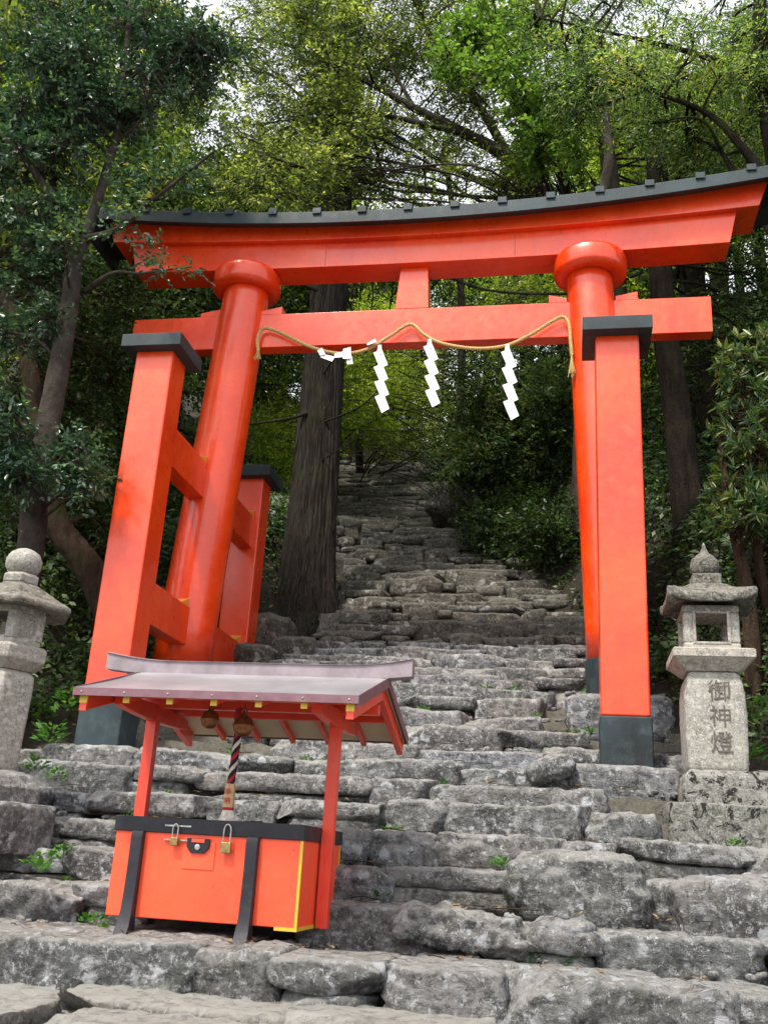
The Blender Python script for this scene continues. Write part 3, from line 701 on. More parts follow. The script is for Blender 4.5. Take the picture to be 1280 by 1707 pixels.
# ------------------------------------------------------------------ offering box with its shelter
BX0, BX1, BY0, BY1, BZ0, BZ1 = -2.70, -1.53, 5.99, 7.02, 1.215, 1.70
box = empty('offering_box', ((BX0+BX1)/2, 6.43, 1.12))
tag(box, 'orange red wooden offering box on black legs under its own small sheet metal gable roof', 'offering box')
m = MB(); m.box(BX0, BX1, BY0, BY1, BZ0, BZ1); m.build('box_body', REDB, box, bevel=.006)
m = MB()      # open rim frame
m.box(BX0-.012, BX1+.012, BY0-.014, BY0+.06, BZ1-.004, BZ1+.085); m.box(BX0-.012, BX1+.012, BY1-.06, BY1+.014, BZ1-.004, BZ1+.085)
m.box(BX0-.012, BX0+.05, BY0+.06, BY1-.06, BZ1-.004, BZ1+.084); m.box(BX1-.05, BX1+.012, BY0+.06, BY1-.06, BZ1-.004, BZ1+.084)
rim = m.build('rim', BLK2, box, bevel=.005)
m = MB()
for i in range(9): 
    x = BX0+.1+i*.12; m.box(x, x+.05, BY0+.06, BY1-.06, BZ1+.02, BZ1+.06)
m.build('slatted_lid', BLK2, box, bevel=.004)
for i, (x0, x1, y0, y1, z0, z1) in enumerate([(BX1-.012, BX1+.004, BY0-.004, BY0+.016, BZ0, BZ1-.005), (BX1-.012, BX1+.004, BY1-.016, BY1+.004, BZ0, BZ1-.005), (BX1-.13, BX1+.005, BY0-.005, BY0+.02, BZ0-.016, BZ0+.004), (BX1-.016, BX1+.0055, BY0+.021, BY1, BZ0-.015, BZ0+.006)]):
    m = MB(); m.box(x0, x1, y0, y1, z0, z1); m.build('edge_trim', YEL, box)
for x in (-2.545, -1.825):
    for front in (1, 0):
        m = MB(); s = -1 if front else 1; yb = BY0 if front else BY1; rings = []
        prof_ = [(1.70, .040), (1.66, .052), (1.5, .050), (1.35, .056), (1.25, .066), (1.17, .092), (1.105, .125)]
        for z_, d_ in prof_:
            hw = .036 if z_ > 1.2 else .042
            rings.append([(x-hw, yb+s*-.001, z_), (x+hw, yb+s*-.001, z_), (x+hw, yb+s*d_, z_), (x-hw, yb+s*d_, z_)][::(1 if front else -1)])
        m.loft(rings[::-1]); m.build('leg', BLK2, box, bevel=.005)
        
for zz_ in ():
    m = MB(); m.box(BX0+.004, BX1-.02, BY0-.0012, BY0+.001, zz_, zz_+.0022); m.build('plank_joint', simple('joint_shadow', (.30, .03, .012), .8) if zz_ < 1.4 else bpy.data.materials['joint_shadow'], box)
for (xx_, zz_) in [(-2.66, 1.25), (-2.66, 1.44), (-2.66, 1.64), (-1.58, 1.25), (-1.58, 1.44), (-1.58, 1.64), (-2.18, 1.235), (-2.05, 1.41)]:
    m = MB(); m.loft([[(xx_+.0045*math.cos(t_), BY0-yy_, zz_+.0045*math.sin(t_)) for t_ in np.linspace(0, 5.5, 8)] for yy_ in (.0015, -.001)]); m.build('nail_head', INK, box)
# lock plate
m = MB(); m.box(-2.26, -2.06, BY0-.006, BY0+.001, 1.50, 1.655); lockp = m.build('lock_door', REDB, box, bevel=.002)
m = MB(); zc = 1.655
pts = [(-2.235, 1.675), (-2.095, 1.675), (-2.095, 1.625), (-2.125, 1.592), (-2.205, 1.592), (-2.235, 1.625)]
m.loft([[(x, BY0-.022, z_) for x, z_ in pts], [(x, BY0-.006, z_) for x, z_ in pts]]); hp = m.build('hasp_plate', BLK2, box, bevel=.003)
m = MB()
rings = []
for yy, r_ in ((-.030, .012), (-.029, .017), (-.022, .018)):
    rings.append([(-2.165+r_*math.cos(2*math.pi*j/20), BY0+yy, 1.625+r_*math.sin(2*math.pi*j/20)) for j in range(20)])
m.loft(rings); m.build('keyhole_disc', STEEL, hp, smooth=False)
m = MB(); m.box(-2.205, -2.125, BY0-.026, BY0-.02, 1.652, 1.672); m.build('hinge_pin', REDB, hp)
m = MB(); m.box(-2.385, -2.22, BY0-.021, BY0-.015, BZ1+.035, BZ1+.044); m.box(-2.385, -2.22, BY0-.015-.006, BY0-.009, 1.655, 1.663); m.build('staple_rod', STEEL, box)
def padlock(x, z, s, label):
    o = empty('padlock', (x, BY0-.03, z)); tag(o, label, 'padlock')
    m = MB(); m.box(x-.028*s, x+.028*s, BY0-.048, BY0-.024, z-.075*s, z-.02*s); m.build('lock_body', BRASS, o, bevel=.004)
    P = catmull([(x-.019*s, BY0-.036, z-.02*s), (x-.019*s, BY0-.036, z+.04*s), (x-.012*s, BY0-.036, z+.062*s), (x, BY0-.036, z+.07*s), (x+.012*s, BY0-.036, z+.062*s), (x+.019*s, BY0-.036, z+.04*s), (x+.019*s, BY0-.036, z-.02*s)], 5)
    V, Fq = tube(P, .0045, 8); mesh_obj('shackle', V, Fq, STEEL, o, smooth=True)
padlock(-2.31, 1.69, .85, 'slim padlock with a long shackle on the left of the box rim')
padlock(-1.985, 1.685, 1.12, 'larger brass padlock hanging right of the round keyhole')
# shelter posts
for x in (-2.745, -1.480):
    m = MB(); m.box(x-.037, x+.037, 6.395, 6.465, 1.20, 2.50); m.build('shelter_post', REDD, box, bevel=.004)
    m = MB(); rings = []
    for yy, hh in ((5.86, .035), (5.92, .06), (6.2, .085), (6.43, .09), (6.66, .085), (6.94, .06), (7.0, .035)):
        rings.append([(x-.03, yy, 2.475-hh/2-.02), (x+.03, yy, 2.475-hh/2-.02), (x+.03, yy, 2.475+hh/2), (x-.03, yy, 2.475+hh/2)])
    # arm sits just inboard of the post
    m.V = []; rings = [[(px+.068*(1 if x < -2 else -1)*0, py, pz) for (px, py, pz) in r_] for r_ in rings]
    m.loft(rings); m.build('bracket_arm', REDD, box, bevel=.004)
RX0, RX1 = -2.865, -1.15
YRG, ZR, YE, ZE = 6.43, 2.735, .93, 2.465
m = MB(); m.box(-2.83, -1.20, 6.40, 6.46, 2.50, 2.57); m.build('ridge_purlin', REDD, box, bevel=.004)
for yy in (6.02, 6.84):
    m = MB(); m.box(-2.83, -1.20, yy-.022, yy+.022, 2.505, 2.555); m.build('eave_purlin', REDD, box, bevel=.004)
sl = (ZR-ZE)/YE
for s in (-1, 1):
    # boarding under the sheet
    m = MB(); y0, y1 = YRG, YRG+s*(YE-.02)
    m.hexa([(RX0+.02, y0, ZR-.03), (RX1-.02, y0, ZR-.03), (RX1-.02, y1, ZE-.024), (RX0+.02, y1, ZE-.024), (RX0+.02, y0, ZR-.012), (RX1-.02, y0, ZR-.012), (RX1-.02, y1, ZE-.006), (RX0+.02, y1, ZE-.006)] if s > 0 else
           [(RX0+.02, y1, ZE-.024), (RX1-.02, y1, ZE-.024), (RX1-.02, y0, ZR-.03), (RX0+.02, y0, ZR-.03), (RX0+.02, y1, ZE-.006), (RX1-.02, y1, ZE-.006), (RX1-.02, y0, ZR-.012), (RX0+.02, y0, ZR-.012)])
    m.build('roof_boarding', CREAM, box)
    m = MB(); nseg = 8; P = []
    for i in range(nseg+1):
        t = i/nseg; P.append((YRG+s*YE*t, ZR+(ZE-ZR)*t+.012*math.sin(math.pi*t)*-1))
    rings = [[(RX0, yy, zz), (RX1, yy, zz), (RX1, yy, zz+.014), (RX0, yy, zz+.014)] for yy, zz in P]
    m.loft(rings); sheet = m.build('roof_sheet', SHEET, box)
    m = MB(); y1 = YRG+s*YE
    m.box(RX0-.004, RX1+.004, min(y1, y1+s*.012), max(y1, y1+s*.012), ZE-.034, ZE+.012); m.build('drip_edge', TRIM, sheet)
    for xx in (RX0, RX1):
        m = MB(); e = .006 if xx == RX1 else -.006
        a_, b_ = min(xx, xx+e), max(xx, xx+e)
        Ya, Yb = (YRG, y1) if s > 0 else (y1, YRG); Za, Zb = (ZR, ZE) if s > 0 else (ZE, ZR)
        m.hexa([(a_, Ya, Za-.05), (b_, Ya, Za-.05), (b_, Yb, Zb-.05), (a_, Yb, Zb-.05), (a_, Ya, Za+.016), (b_, Ya, Za+.016), (b_, Yb, Zb+.016), (a_, Yb, Zb+.016)]); m.build('verge_trim', TRIM, sheet)
    for i in range(7):
        x = RX0+.05+i*(RX1-RX0-.10)/6; m = MB()
        hw = .017 if i not in (0, 6) else .022; dz = .045 if i not in (0, 6) else .10
        ye = YRG+s*(YE-.03)
        Ya, Yb = (YRG, ye) if s > 0 else (ye, YRG)
        za = ZR-.032; zb = ZE-.018
        Za, Zb = (za, zb) if s > 0 else (zb, za)
        m.hexa([(x-hw, Ya, Za-dz), (x+hw, Ya, Za-dz), (x+hw, Yb, Zb-dz), (x-hw, Yb, Zb-dz), (x-hw, Ya, Za), (x+hw, Ya, Za), (x+hw, Yb, Zb), (x-hw, Yb, Zb)])
        rf = m.build('rafter', REDD, box, bevel=.002)
        m = MB(); yt = ye+s*.004; dd = min(dz, .052); m.box(x-hw-.002, x+hw+.002, min(ye-s*.01, yt), max(ye-s*.01, yt), zb-dd-.003, zb+.002-.0)
        m.build('rafter_tip', YEL, rf)
    for i in range(7):
        m = MB()
        x = RX0+.05+i*(RX1-RX0-.10)/6
        m.lathe((x, 0, 0), [(.001, -.004), (.006, -.003), (.006, 0)], 8)
        k0 = len(m.V)-24
        for q in range(k0, len(m.V)):
            vx, vy, vz = m.V[q]; m.V[q] = (vx, YRG+s*(YE+.012)-s*vz*1., ZE-.012+vy)
        m.build('rivet', RIVET, sheet)
# ridge cap, swept up at both ends
m = MB(); rings = []
for i in range(33):
    t = i/32; x = -3.12+(2.13)*t; u = abs(t-.5)*2; lift = .050*max(0, (u-.55)/.45)**2
    wd = .05
    rings.append([(x, YRG-wd, ZR-.012+lift*.6), (x, YRG+wd, ZR-.012+lift*.6), (x, YRG+wd, ZR+.072+lift), (x, YRG+wd+.012, ZR+.078+lift), (x, YRG, ZR+.092+lift), (x, YRG-wd-.012, ZR+.078+lift), (x, YRG-wd, ZR+.072+lift)])
m.loft(rings); m.build('ridge_cap', RIDGE, box)
# bells
def bell(x, y_, z_, r_, label):
    o = empty('bell', (x, y_, z_+r_)); tag(o, label, 'bell')
    m = MB(); pr = [(.004, 1.12), (.25, 1.10), (.30, 1.0), (.62, .86), (.86, .55), (.96, .15), (1.07, .05), (1.07, -.08), (.97, -.16), (.93, -.45), (.74, -.78), (.45, -.97), (.1, -1.02)]
    m.lathe((x, y_, z_), [(a_*r_, b_*r_) for a_, b_ in pr[::-1]], 32); m.build('bell_body', BRONZE, o, smooth=True)
    m = MB(); m.box(x-.9*r_, x+.9*r_, y_-.012*1, y_+.012, z_-1.03*r_, z_-.9*r_); 
    P = catmull([(x-.25*r_, y_, z_+1.08*r_), (x-.22*r_, y_, z_+1.45*r_), (x, y_, z_+1.62*r_), (x+.22*r_, y_, z_+1.45*r_), (x+.25*r_, y_, z_+1.08*r_)], 4)
    V, Fq = tube(P, .006, 6); mesh_obj('hanging_loop', V, Fq, BRONZE, o, smooth=True)
    P = [(x, y_, z_+1.55*r_), (x, y_, 2.51)]
    V, Fq = tube(np.array(P), .003, 5); mesh_obj('hook_wire', V, Fq, BLK2, o)
bell(-2.31, 6.33, 2.425, .060, 'bronze crotal bell hanging on the left under the little roof')
bell(-2.035, 6.20, 2.375, .066, 'bronze bell hanging beside the striped bell rope')
# bell rope
br = empty('bell_rope', (-2.09, 6.28, 2.46)); tag(br, 'black, red and white twisted bell rope with wooden tag hanging over the offering box', 'bell rope')
path = catmull([(-2.09, 6.28, 2.47), (-2.092, 6.28, 2.3), (-2.10, 6.28, 2.12), (-2.105, 6.28, 2.0)], 6)
st = strands(path, .014, .0125, 4, 7, 8)
for k, (V, Fq) in enumerate(st): mesh_obj('strand', V, Fq, [BLACKC, REDC, BLACKC, WHC][k], br, smooth=True)
m = MB(); m.lathe((-2.105, 6.28, 2.0), [(.012, .02), (.033, .018), (.038, -.125), (.030, -.13), (.012, -.132)][::-1], 6, rot=math.pi/6); tg = m.build('wooden_tag', TAGW, br, bevel=.002)
for k, ch in enumerate('奉納'):
    glyph(ch, .046, INK, 'inscription', tg, (-2.105, 6.28-.0375, 1.965-k*.052), (R(90), 0, 0), .001)
m = MB(); m.lathe((-2.105, 6.28, 1.875), [(.026, .0), (.032, -.012), (.026, -.02), (.034, -.04), (.050, -.085), (.01, -.09)][::-1], 16); m.build('tassel', WHC, br, smooth=True)
a = Acc()
for j in range(60):
    th = 2*math.pi*j/60; P = [(-2.105+.028*math.cos(th), 6.28+.028*math.sin(th), 1.86), (-2.105+.056*math.cos(th), 6.28+.056*math.sin(th), 1.785)]
    a.add(*tube(np.array(P), .0035, 4))
V, Fq = a.get(); mesh_obj('tassel_fringe', V, Fq, WHC, br)
m = MB(); m.lathe((-2.105, 6.28, 1.868), [(.031, -.014), (.036, -.008), (.036, .004), (.031, .008)], 16); m.build('tassel_band', REDC, br, smooth=True)
m = MB(); m.lathe((-2.09, 6.28, 2.45), [(.01, -.05), (.035, -.04), (.042, .0), (.03, .04), (.01, .05)], 12); m.build('cloth_knot', REDC, br, smooth=True)

# ------------------------------------------------------------------ stone lanterns
def roughen(V, amp, sc, seed=5):
    V = np.array(V, float); n1 = Noise(sc, 3, seed)(V); n2 = Noise(sc, 3, seed+1)(V); n3 = Noise(sc, 3, seed+2)(V)
    return V+amp*np.stack([n1, n2, n3], -1)
def subd(o, lv=2, disp=.006, scale=.08, crease_smooth=False):
    if lv:
        s = o.modifiers.new('sub', 'SUBSURF'); s.levels = s.render_levels = lv; s.subdivision_type = 'SIMPLE' if not crease_smooth else 'CATMULL_CLARK'
    t = bpy.data.textures.new('rough', 'CLOUDS'); t.noise_scale = scale; t.noise_depth = 4
    d = o.modifiers.new('d', 'DISPLACE'); d.texture = t; d.strength = disp; d.mid_level = .5; d.texture_coords = 'GLOBAL'
    wn = o.modifiers.get('wn')
    if wn:
        o.modifiers.remove(wn); w2 = o.modifiers.new('wn', 'WEIGHTED_NORMAL'); w2.weight = 80
LX, LY = 1.182, 8.66
lan = empty('stone_lantern', (LX, LY, 1.88)); tag(lan, 'pale stone lantern with inscribed square pillar beside the right gate post', 'stone lantern')
def ngon(c, r_, z_, n, rot, k=None, sup=0):
    return [(c[0]+r_*math.cos(2*math.pi*j/n+rot), c[1]+r_*math.sin(2*math.pi*j/n+rot), z_) for j in range(n)]
def rsq(cx, cy, h, z_, rnd=.18, n=6, hy=None):
    """rounded square ring, half-size h"""
    hy = hy or h; r_ = min(h, hy)*rnd; out = []
    for q, (sx, sy) in enumerate(((1, 1), (-1, 1), (-1, -1), (1, -1))):
        for j in range(n):
            a_ = q*math.pi/2+(math.pi/2)*j/(n-1)
            out.append((cx+sx*(h-r_)+r_*math.cos(a_), cy+sy*(hy-r_)+r_*math.sin(a_), z_))
    return out
def build_lant(m, name, mat, parent, **k):
    return m.build(name, mat, parent, **k)
m = MB(); m.loft([rsq(LX+.12, LY+.0, .55, z_, .05, 3) for z_ in (1.68, 1.98, 2.14, 2.165)]); o = m.build('lower_plinth', GRANB, lan, bevel=.02, seg=3); subd(o, 3, .02, .1)
m = MB(); m.loft([rsq(LX+.06, LY, h_, z_, .06, 3) for h_, z_ in ((.35, 2.14), (.35, 2.28), (.34, 2.375), (.29, 2.435))]); o = m.build('upper_plinth', GRANB, lan, bevel=.02, seg=3); subd(o, 3, .02, .1)
m = MB(); m.loft([rsq(LX, LY, h_, z_, .2, 5) for h_, z_ in ((.215, 2.42), (.232, 2.46), (.238, 2.6), (.243, 2.85), (.238, 3.05), (.222, 3.16), (.19, 3.23), (.17, 3.245))]); pil = m.build('pillar', GRAN, lan, smooth=True); subd(pil, 2, .008, .05)
for k, ch in enumerate('御神燈'):
    o = glyph(ch, .185, simple('carving_shadow', (.10, .088, .075), .95) if k == 0 else bpy.data.materials['carving_shadow'], 'carved_character', pil, (LX+.03, LY-.2455, 3.055-k*.205), (R(90), 0, 0), .002, -.0005)
m = MB(); m.loft([rsq(LX, LY, h_, z_, .04, 3) for h_, z_ in ((.21, 3.235), (.315, 3.33), (.325, 3.335), (.325, 3.40), (.31, 3.41))]); o = m.build('platform', GRAN, lan, bevel=.008); subd(o, 2, .006, .05)
# fire box with square windows: four corner legs + sill + head
m = MB(); h_ = .225; w_ = .085
for sx in (-1, 1):
    for sy in (-1, 1):
        x0, x1 = sorted((LX+sx*h_, LX+sx*(h_-w_))); y0, y1 = sorted((LY+sy*h_, LY+sy*(h_-w_))); m.box(x0, x1, y0, y1, 3.465, 3.725)
m.box(LX-h_-.002, LX+h_+.002, LY-h_-.002, LY+h_+.002, 3.408, 3.468); m.box(LX-h_-.002, LX+h_+.002, LY-h_-.002, LY+h_+.002, 3.722, 3.79)
fb = m.build('fire_box', GRAN, lan, bevel=.018, seg=3); subd(fb, 1, .005, .05)
m = MB()
for d in (0,): 
    y0 = LY-h_-.008
    i0, i1 = .125, .15
    m.box(LX-i1, LX-i0, y0, y0+.02, 3.455, 3.735); m.box(LX+i0, LX+i1, y0, y0+.02, 3.455, 3.735); m.box(LX-i0, LX+i0, y0, y0+.02, 3.455, 3.475); m.box(LX-i0, LX+i0, y0, y0+.02, 3.715, 3.735)
m.build('window_frame', GRAN, fb, bevel=.003)
# roof: square with upswept corners
def kasa(cx, cy, z0, half, n_side, height, rot, mat, parent, name='lantern_roof', lift=.06, thick=.075):
    m = MB(); rings = []; K_ = 12*n_side
    def outline(r_, zb, lf):
        out = []
        for j in range(K_):
            a_ = 2*math.pi*j/K_; sec = 2*math.pi/n_side; aa = (a_ % sec)-sec/2
            rr = r_/math.cos(aa); corner = (abs(aa)/(sec/2))**4
            out.append((cx+rr*math.cos(a_+rot), cy+rr*math.sin(a_+rot), zb+lf*corner))
        return out
    rings = [outline(half*.55, z0+.05, 0), outline(half*.9, z0+.012, lift*.6), outline(half*.985, z0, lift), outline(half*1.0, z0+thick*.6, lift*1.15), outline(half*.98, z0+thick, lift*1.1),
             outline(half*.82, z0+thick+.05*height/.2, lift*.55), outline(half*.62, z0+thick+.45*height, lift*.2), outline(half*.42, z0+thick+.78*height, 0), outline(half*.26, z0+thick+height, 0)]
    m.loft(rings); o = m.build(name, mat, parent, smooth=True)
    for p in o.data.polygons: p.use_smooth = True
    subd(o, 1, .022, .07); return o
kasa(LX, LY, 3.785, .36, 4, .165, math.pi/4, GRAND, lan, lift=.055)
m = MB(); m.loft([rsq(LX, LY, h_, z_, .1, 3) for h_, z_ in ((.115, 4.0), (.12, 4.02), (.12, 4.09), (.105, 4.10))]); o = m.build('finial_seat', GRAND, lan, bevel=.006); subd(o, 2, .008, .05)
m = MB(); m.lathe((LX, LY, 4.095), [(.03, 0), (.085, .005), (.118, .05), (.124, .095), (.11, .145), (.075, .185), (.045, .205), (.028, .24), (.016, .275), (.003, .31)], 28); o = m.build('finial', GRAND, lan, smooth=True); subd(o, 1, .008, .05)
# left lantern: hexagonal
DZ = -.09
HX, HY = -4.345, 7.15
l2 = empty('stone_lantern', (HX, HY, 1.75+DZ)); tag(l2, 'six sided stone lantern with round ball finial cut by the left edge of the photo', 'stone lantern')
hr = R(2)
def hexr(r_, z_): return ngon((HX, HY), r_, z_+DZ, 6, hr)
m = MB(); m.loft([hexr(.62, 1.60), hexr(.62, 1.93), hexr(.60, 1.95)]); o = m.build('lower_plinth', STONE, l2, bevel=.02); subd(o, 3, .03, .15)
m = MB(); m.loft([hexr(.46, 1.94), hexr(.46, 2.06), hexr(.40, 2.15), hexr(.30, 2.18)]); o = m.build('upper_plinth', STONE, l2, bevel=.02); subd(o, 3, .03, .12)
m = MB(); m.loft([hexr(r_, z_) for r_, z_ in ((.235, 2.16), (.25, 2.22), (.27, 2.8), (.262, 2.9), (.20, 2.94))]); o = m.build('pillar', GRAN, l2, bevel=.02, seg=3); subd(o, 2, .01, .06)
m = MB(); m.loft([hexr(r_, z_) for r_, z_ in ((.22, 2.935), (.325, 3.01), (.33, 3.03), (.33, 3.10), (.30, 3.125))]); o = m.build('platform', GRAN, l2, bevel=.006); subd(o, 2, .008, .06)
m = MB()
for j in range(6):
    a0 = hr+2*math.pi*j/6
    cx_, cy_ = HX+.215*math.cos(a0), HY+.215*math.sin(a0); m.lathe((cx_, cy_, 3.17+DZ), [(.058, 0), (.058, .22)], 6, rot=a0)
m.loft([hexr(.262, 3.12), hexr(.262, 3.185)]); m.loft([hexr(.262, 3.375), hexr(.262, 3.43)])
for j in (1, 3, 5):
    a0, a1 = hr+2*math.pi*j/6, hr+2*math.pi*(j+1)/6
    p, q = [(HX+r_*math.cos(t), HY+r_*math.sin(t)) for r_, t in ((.238, a0), (.238, a1))]; p2, q2 = [(HX+r_*math.cos(t), HY+r_*math.sin(t)) for r_, t in ((.19, a0), (.19, a1))]
    m.hexa([(*p, 3.18+DZ), (*q, 3.18+DZ), (*q2, 3.18+DZ), (*p2, 3.18+DZ), (*p, 3.38+DZ), (*q, 3.38+DZ), (*q2, 3.38+DZ), (*p2, 3.38+DZ)])
o = m.build('fire_box', GRAN, l2, bevel=.008); subd(o, 1, .005, .05)
m = MB(); m.loft([hexr(r_, z_) for r_, z_ in ((.28, 3.425), (.46, 3.405), (.475, 3.425), (.468, 3.452), (.34, 3.52), (.21, 3.60), (.12, 3.65))]); o = m.build('lantern_roof', GRAND, l2, bevel=.008); subd(o, 2, .012, .06)
m = MB(); m.loft([hexr(r_, z_) for r_, z_ in ((.12, 3.62), (.15, 3.645), (.155, 3.70), (.12, 3.725))]); o = m.build('finial_seat', GRAN, l2, bevel=.008); subd(o, 1, .006, .05)
m = MB(); m.lathe((HX, HY, 3.715+DZ), [(.05, 0), (.11, .02), (.142, .075), (.142, .13), (.115, .185), (.07, .215), (.02, .232), (.002, .235)], 28); o = m.build('finial', GRAN, l2, smooth=True); subd(o, 1, .006, .05)

# ------------------------------------------------------------------ vegetation
def leaves(pos, dirn, nrm, ln, wd, six=False, fold=.25):
    """pos (n,3) leaf base; dirn unit; nrm ~unit; ln, wd (n,)"""
    side = np.cross(dirn, nrm); side /= np.linalg.norm(side, axis=1)[:, None]+1e-9
    nn = np.cross(side, dirn)
    n = len(pos); l = ln[:, None]; w_ = wd[:, None]*.5
    if six:
        a = pos; t = pos+dirn*l-nn*l*.12
        l1 = pos+dirn*l*.28+side*w_*.9+nn*w_*fold; l2 = pos+dirn*l*.66+side*w_*.85+nn*w_*fold*.6
        r1 = pos+dirn*l*.28-side*w_*.9+nn*w_*fold; r2 = pos+dirn*l*.66-side*w_*.85+nn*w_*fold*.6
        V = np.stack([a, l1, l2, t, r2, r1], 1).reshape(-1, 3); b0 = np.arange(n)[:, None]*6
        Fq = np.concatenate([b0+np.array([0, 1, 2, 3]), b0+np.array([0, 3, 4, 5])])
        return V, Fq
    a = pos; t = pos+dirn*l; l1 = pos+dirn*l*.45+side*w_+nn*w_*fold; r1 = pos+dirn*l*.45-side*w_+nn*w_*fold
    V = np.stack([a, l1, t, r1], 1).reshape(-1, 3); b0 = np.arange(n)[:, None]*4
    return V, b0+np.array([0, 1, 2, 3])
def unit(v): return v/(np.linalg.norm(v, axis=-1)[..., None]+1e-9)
def sprays(clumps, nsp, nlf, ln, aspect=.5, slen=.5, droop=.0, flat=.6, six=False, twigs=0., hollow=.4, whorl=False, up=0.):
    """clumps: (n, 6) centre + radii. returns leaf V,F and twig V,F"""
    C = np.repeat(clumps, nsp, axis=0); n = len(C)
    d = unit(rng.standard_normal((n, 3))); r_ = rng.random(n)**hollow
    start = C[:, :3]+d*r_[:, None]*C[:, 3:6]*.8
    sd_ = unit(d*.8+rng.standard_normal((n, 3))*.55+np.array([0, 0, up]))
    sd_[:, 2] *= (1-flat*.6); sd_ = unit(sd_)
    SL = slen*rng.uniform(.6, 1.3, n)
    t = np.tile((np.arange(nlf)+.5)/nlf, (n, 1))+rng.uniform(-.3, .3, (n, nlf))/nlf
    if whorl: t = 1-(1-t)**1*.35
    P = start[:, None, :]+sd_[:, None, :]*(t*SL[:, None])[..., None]
    P[..., 2] -= droop*(t**2)*SL[:, None]
    nrm = unit(np.array([0, 0, 1.])+rng.standard_normal((n, 3))*.45)
    side = unit(np.cross(sd_, nrm))
    sg = np.where(np.arange(nlf) % 2, 1., -1.)[None, :, None]
    ld_ = unit(sd_[:, None, :]*rng.uniform(.3, 1., (n, nlf, 1))+side[:, None, :]*sg*rng.uniform(.5, 1.1, (n, nlf, 1))+rng.standard_normal((n, nlf, 3))*.28+np.array([0, 0, -.35*droop-.05]))
    if whorl:
        th = rng.uniform(0, 6.28, (n, nlf, 1)); nn_ = unit(np.cross(side, sd_))
        ld_ = unit(sd_[:, None, :]*.55+side[:, None, :]*np.cos(th)+nn_[:, None, :]*np.sin(th)+np.array([0, 0, .15]))
    ln_ = ln*rng.uniform(.6, 1.25, (n, nlf))
    nr = unit(nrm[:, None, :]+rng.standard_normal((n, nlf, 3))*.45)
    V, Fq = leaves(P.reshape(-1, 3), ld_.reshape(-1, 3), nr.reshape(-1, 3), ln_.ravel(), ln_.ravel()*aspect, six)
    tw = None
    if twigs > 0:
        k = rng.random(n) < twigs; s0 = start[k]-sd_[k]*.15; s1 = start[k]+sd_[k]*SL[k, None]; s1[:, 2] -= droop*SL[k]
        mid = (s0+s1)/2; mid[:, 2] += droop*.25*SL[k]
        a_ = unit(np.cross(s1-s0, np.array([.3, .2, 1.]))); b_ = unit(np.cross(s1-s0, a_)); rr = .0035 if ln < .09 else .006
        vs = []
        for pt, r0 in ((s0, rr*1.4), (mid, rr), (s1, rr*.4)):
            for th in (0, 2.09, 4.19): vs.append(pt+r0*(math.cos(th)*a_+math.sin(th)*b_))
        Vt = np.stack(vs, 1).reshape(-1, 3); m_ = k.sum(); b0 = np.arange(m_)[:, None]*9
        fs = [b0+np.array([i*3+j, i*3+(j+1) % 3, i*3+3+(j+1) % 3, i*3+3+j]) for i in range(2) for j in range(3)]
        tw = (Vt, np.concatenate(fs))
    return (V, Fq), tw
def region(lst):
    """boxes of photo area and depth range -> clump centres in the world"""
    out = []
    for (x0, x1, y0, y1, Y0, Y1, n, r_) in lst:
        for i in range(n):
            Y = rng.uniform(Y0, Y1); p = at(rng.uniform(x0, x1), rng.uniform(y0, y1), Y); rr = r_*rng.uniform(.7, 1.3)
            out.append([*p, rr*1.15, rr*1.1, rr*.6])
    return np.array(out)
def connect(clumps, skel, r0=.03, sub=3, n=6, spread=.8):
    """thin limbs from the nearest skeleton point into each clump"""
    a = Acc(); S = skel
    for c in clumps:
        p = c[:3]; below = S[:, 2] < p[2]+.3
        SS = S[below] if below.any() else S
        dd = np.linalg.norm(SS[:, :3]-p, axis=1)+np.maximum(0, .3-(p[2]-SS[:, 2]))*1.
        q = SS[np.argmin(dd), :3]; ln = np.linalg.norm(p-q)
        mid = (p+q)/2+rng.standard_normal(3)*.09*ln+np.array([0, 0, .06*ln])
        P = catmull([q, mid, p], 6); rr = min(r0, .012+.012*ln)
        a.add(*tube(P, np.linspace(rr, rr*.4, len(P)), n))
        for _ in range(sub):
            e = p+unit(rng.standard_normal(3))*c[3:6]*spread; m_ = (p+e)/2+rng.standard_normal(3)*.05
            s = P[rng.integers(len(P)//2, len(P))]
            Q = catmull([s, m_, e], 4); a.add(*tube(Q, np.linspace(rr*.5, rr*.12, len(Q)), max(4, n-2)))
    return a.get() if a.n else None
def tree(name, label, cat, trunks, clumps, leafmat_, barkmat, nsp=30, nlf=12, ln=.06, group=None, tn=14, r0=.03, sub=3, wob=.05, base=None, layers=None, **k):
    """trunks: list of [(x,y,z,r)...] world polylines"""
    b = base or trunks[0][0][:3]
    o = empty(name, tuple(map(float, b))); tag(o, label, cat, group)
    a = Acc(); sk = []
    for tr in trunks:
        tr = np.array(tr, float); P = catmull(tr[:, :3], 8); s0 = np.linspace(0, 1, len(tr)); rad = np.interp(np.linspace(0, 1, len(P)), s0, tr[:, 3])
        a.add(*tube(P, rad, tn, wob)); sk.append(P)
    V, Fq = a.get(); mesh_obj('trunk', V, Fq, barkmat, o, smooth=True)
    sk = np.concatenate(sk)
    if clumps is not None and len(clumps):
        cn = connect(clumps, sk, r0, sub)
        lv, tw = sprays(clumps, nsp, nlf, ln, **k)
        if tw is not None and cn is not None:
            aa = Acc(); aa.add(*cn); aa.add(*tw); cn = aa.get()
        if cn is not None: mesh_obj('branches', *cn, barkmat, o, smooth=True)
        mesh_obj('crown', *lv, leafmat_, o)
        if layers:
            for (cl2, mat2, kw) in layers:
                lv2, _ = sprays(cl2, **kw); mesh_obj('crown', *lv2, mat2, o)
    return o
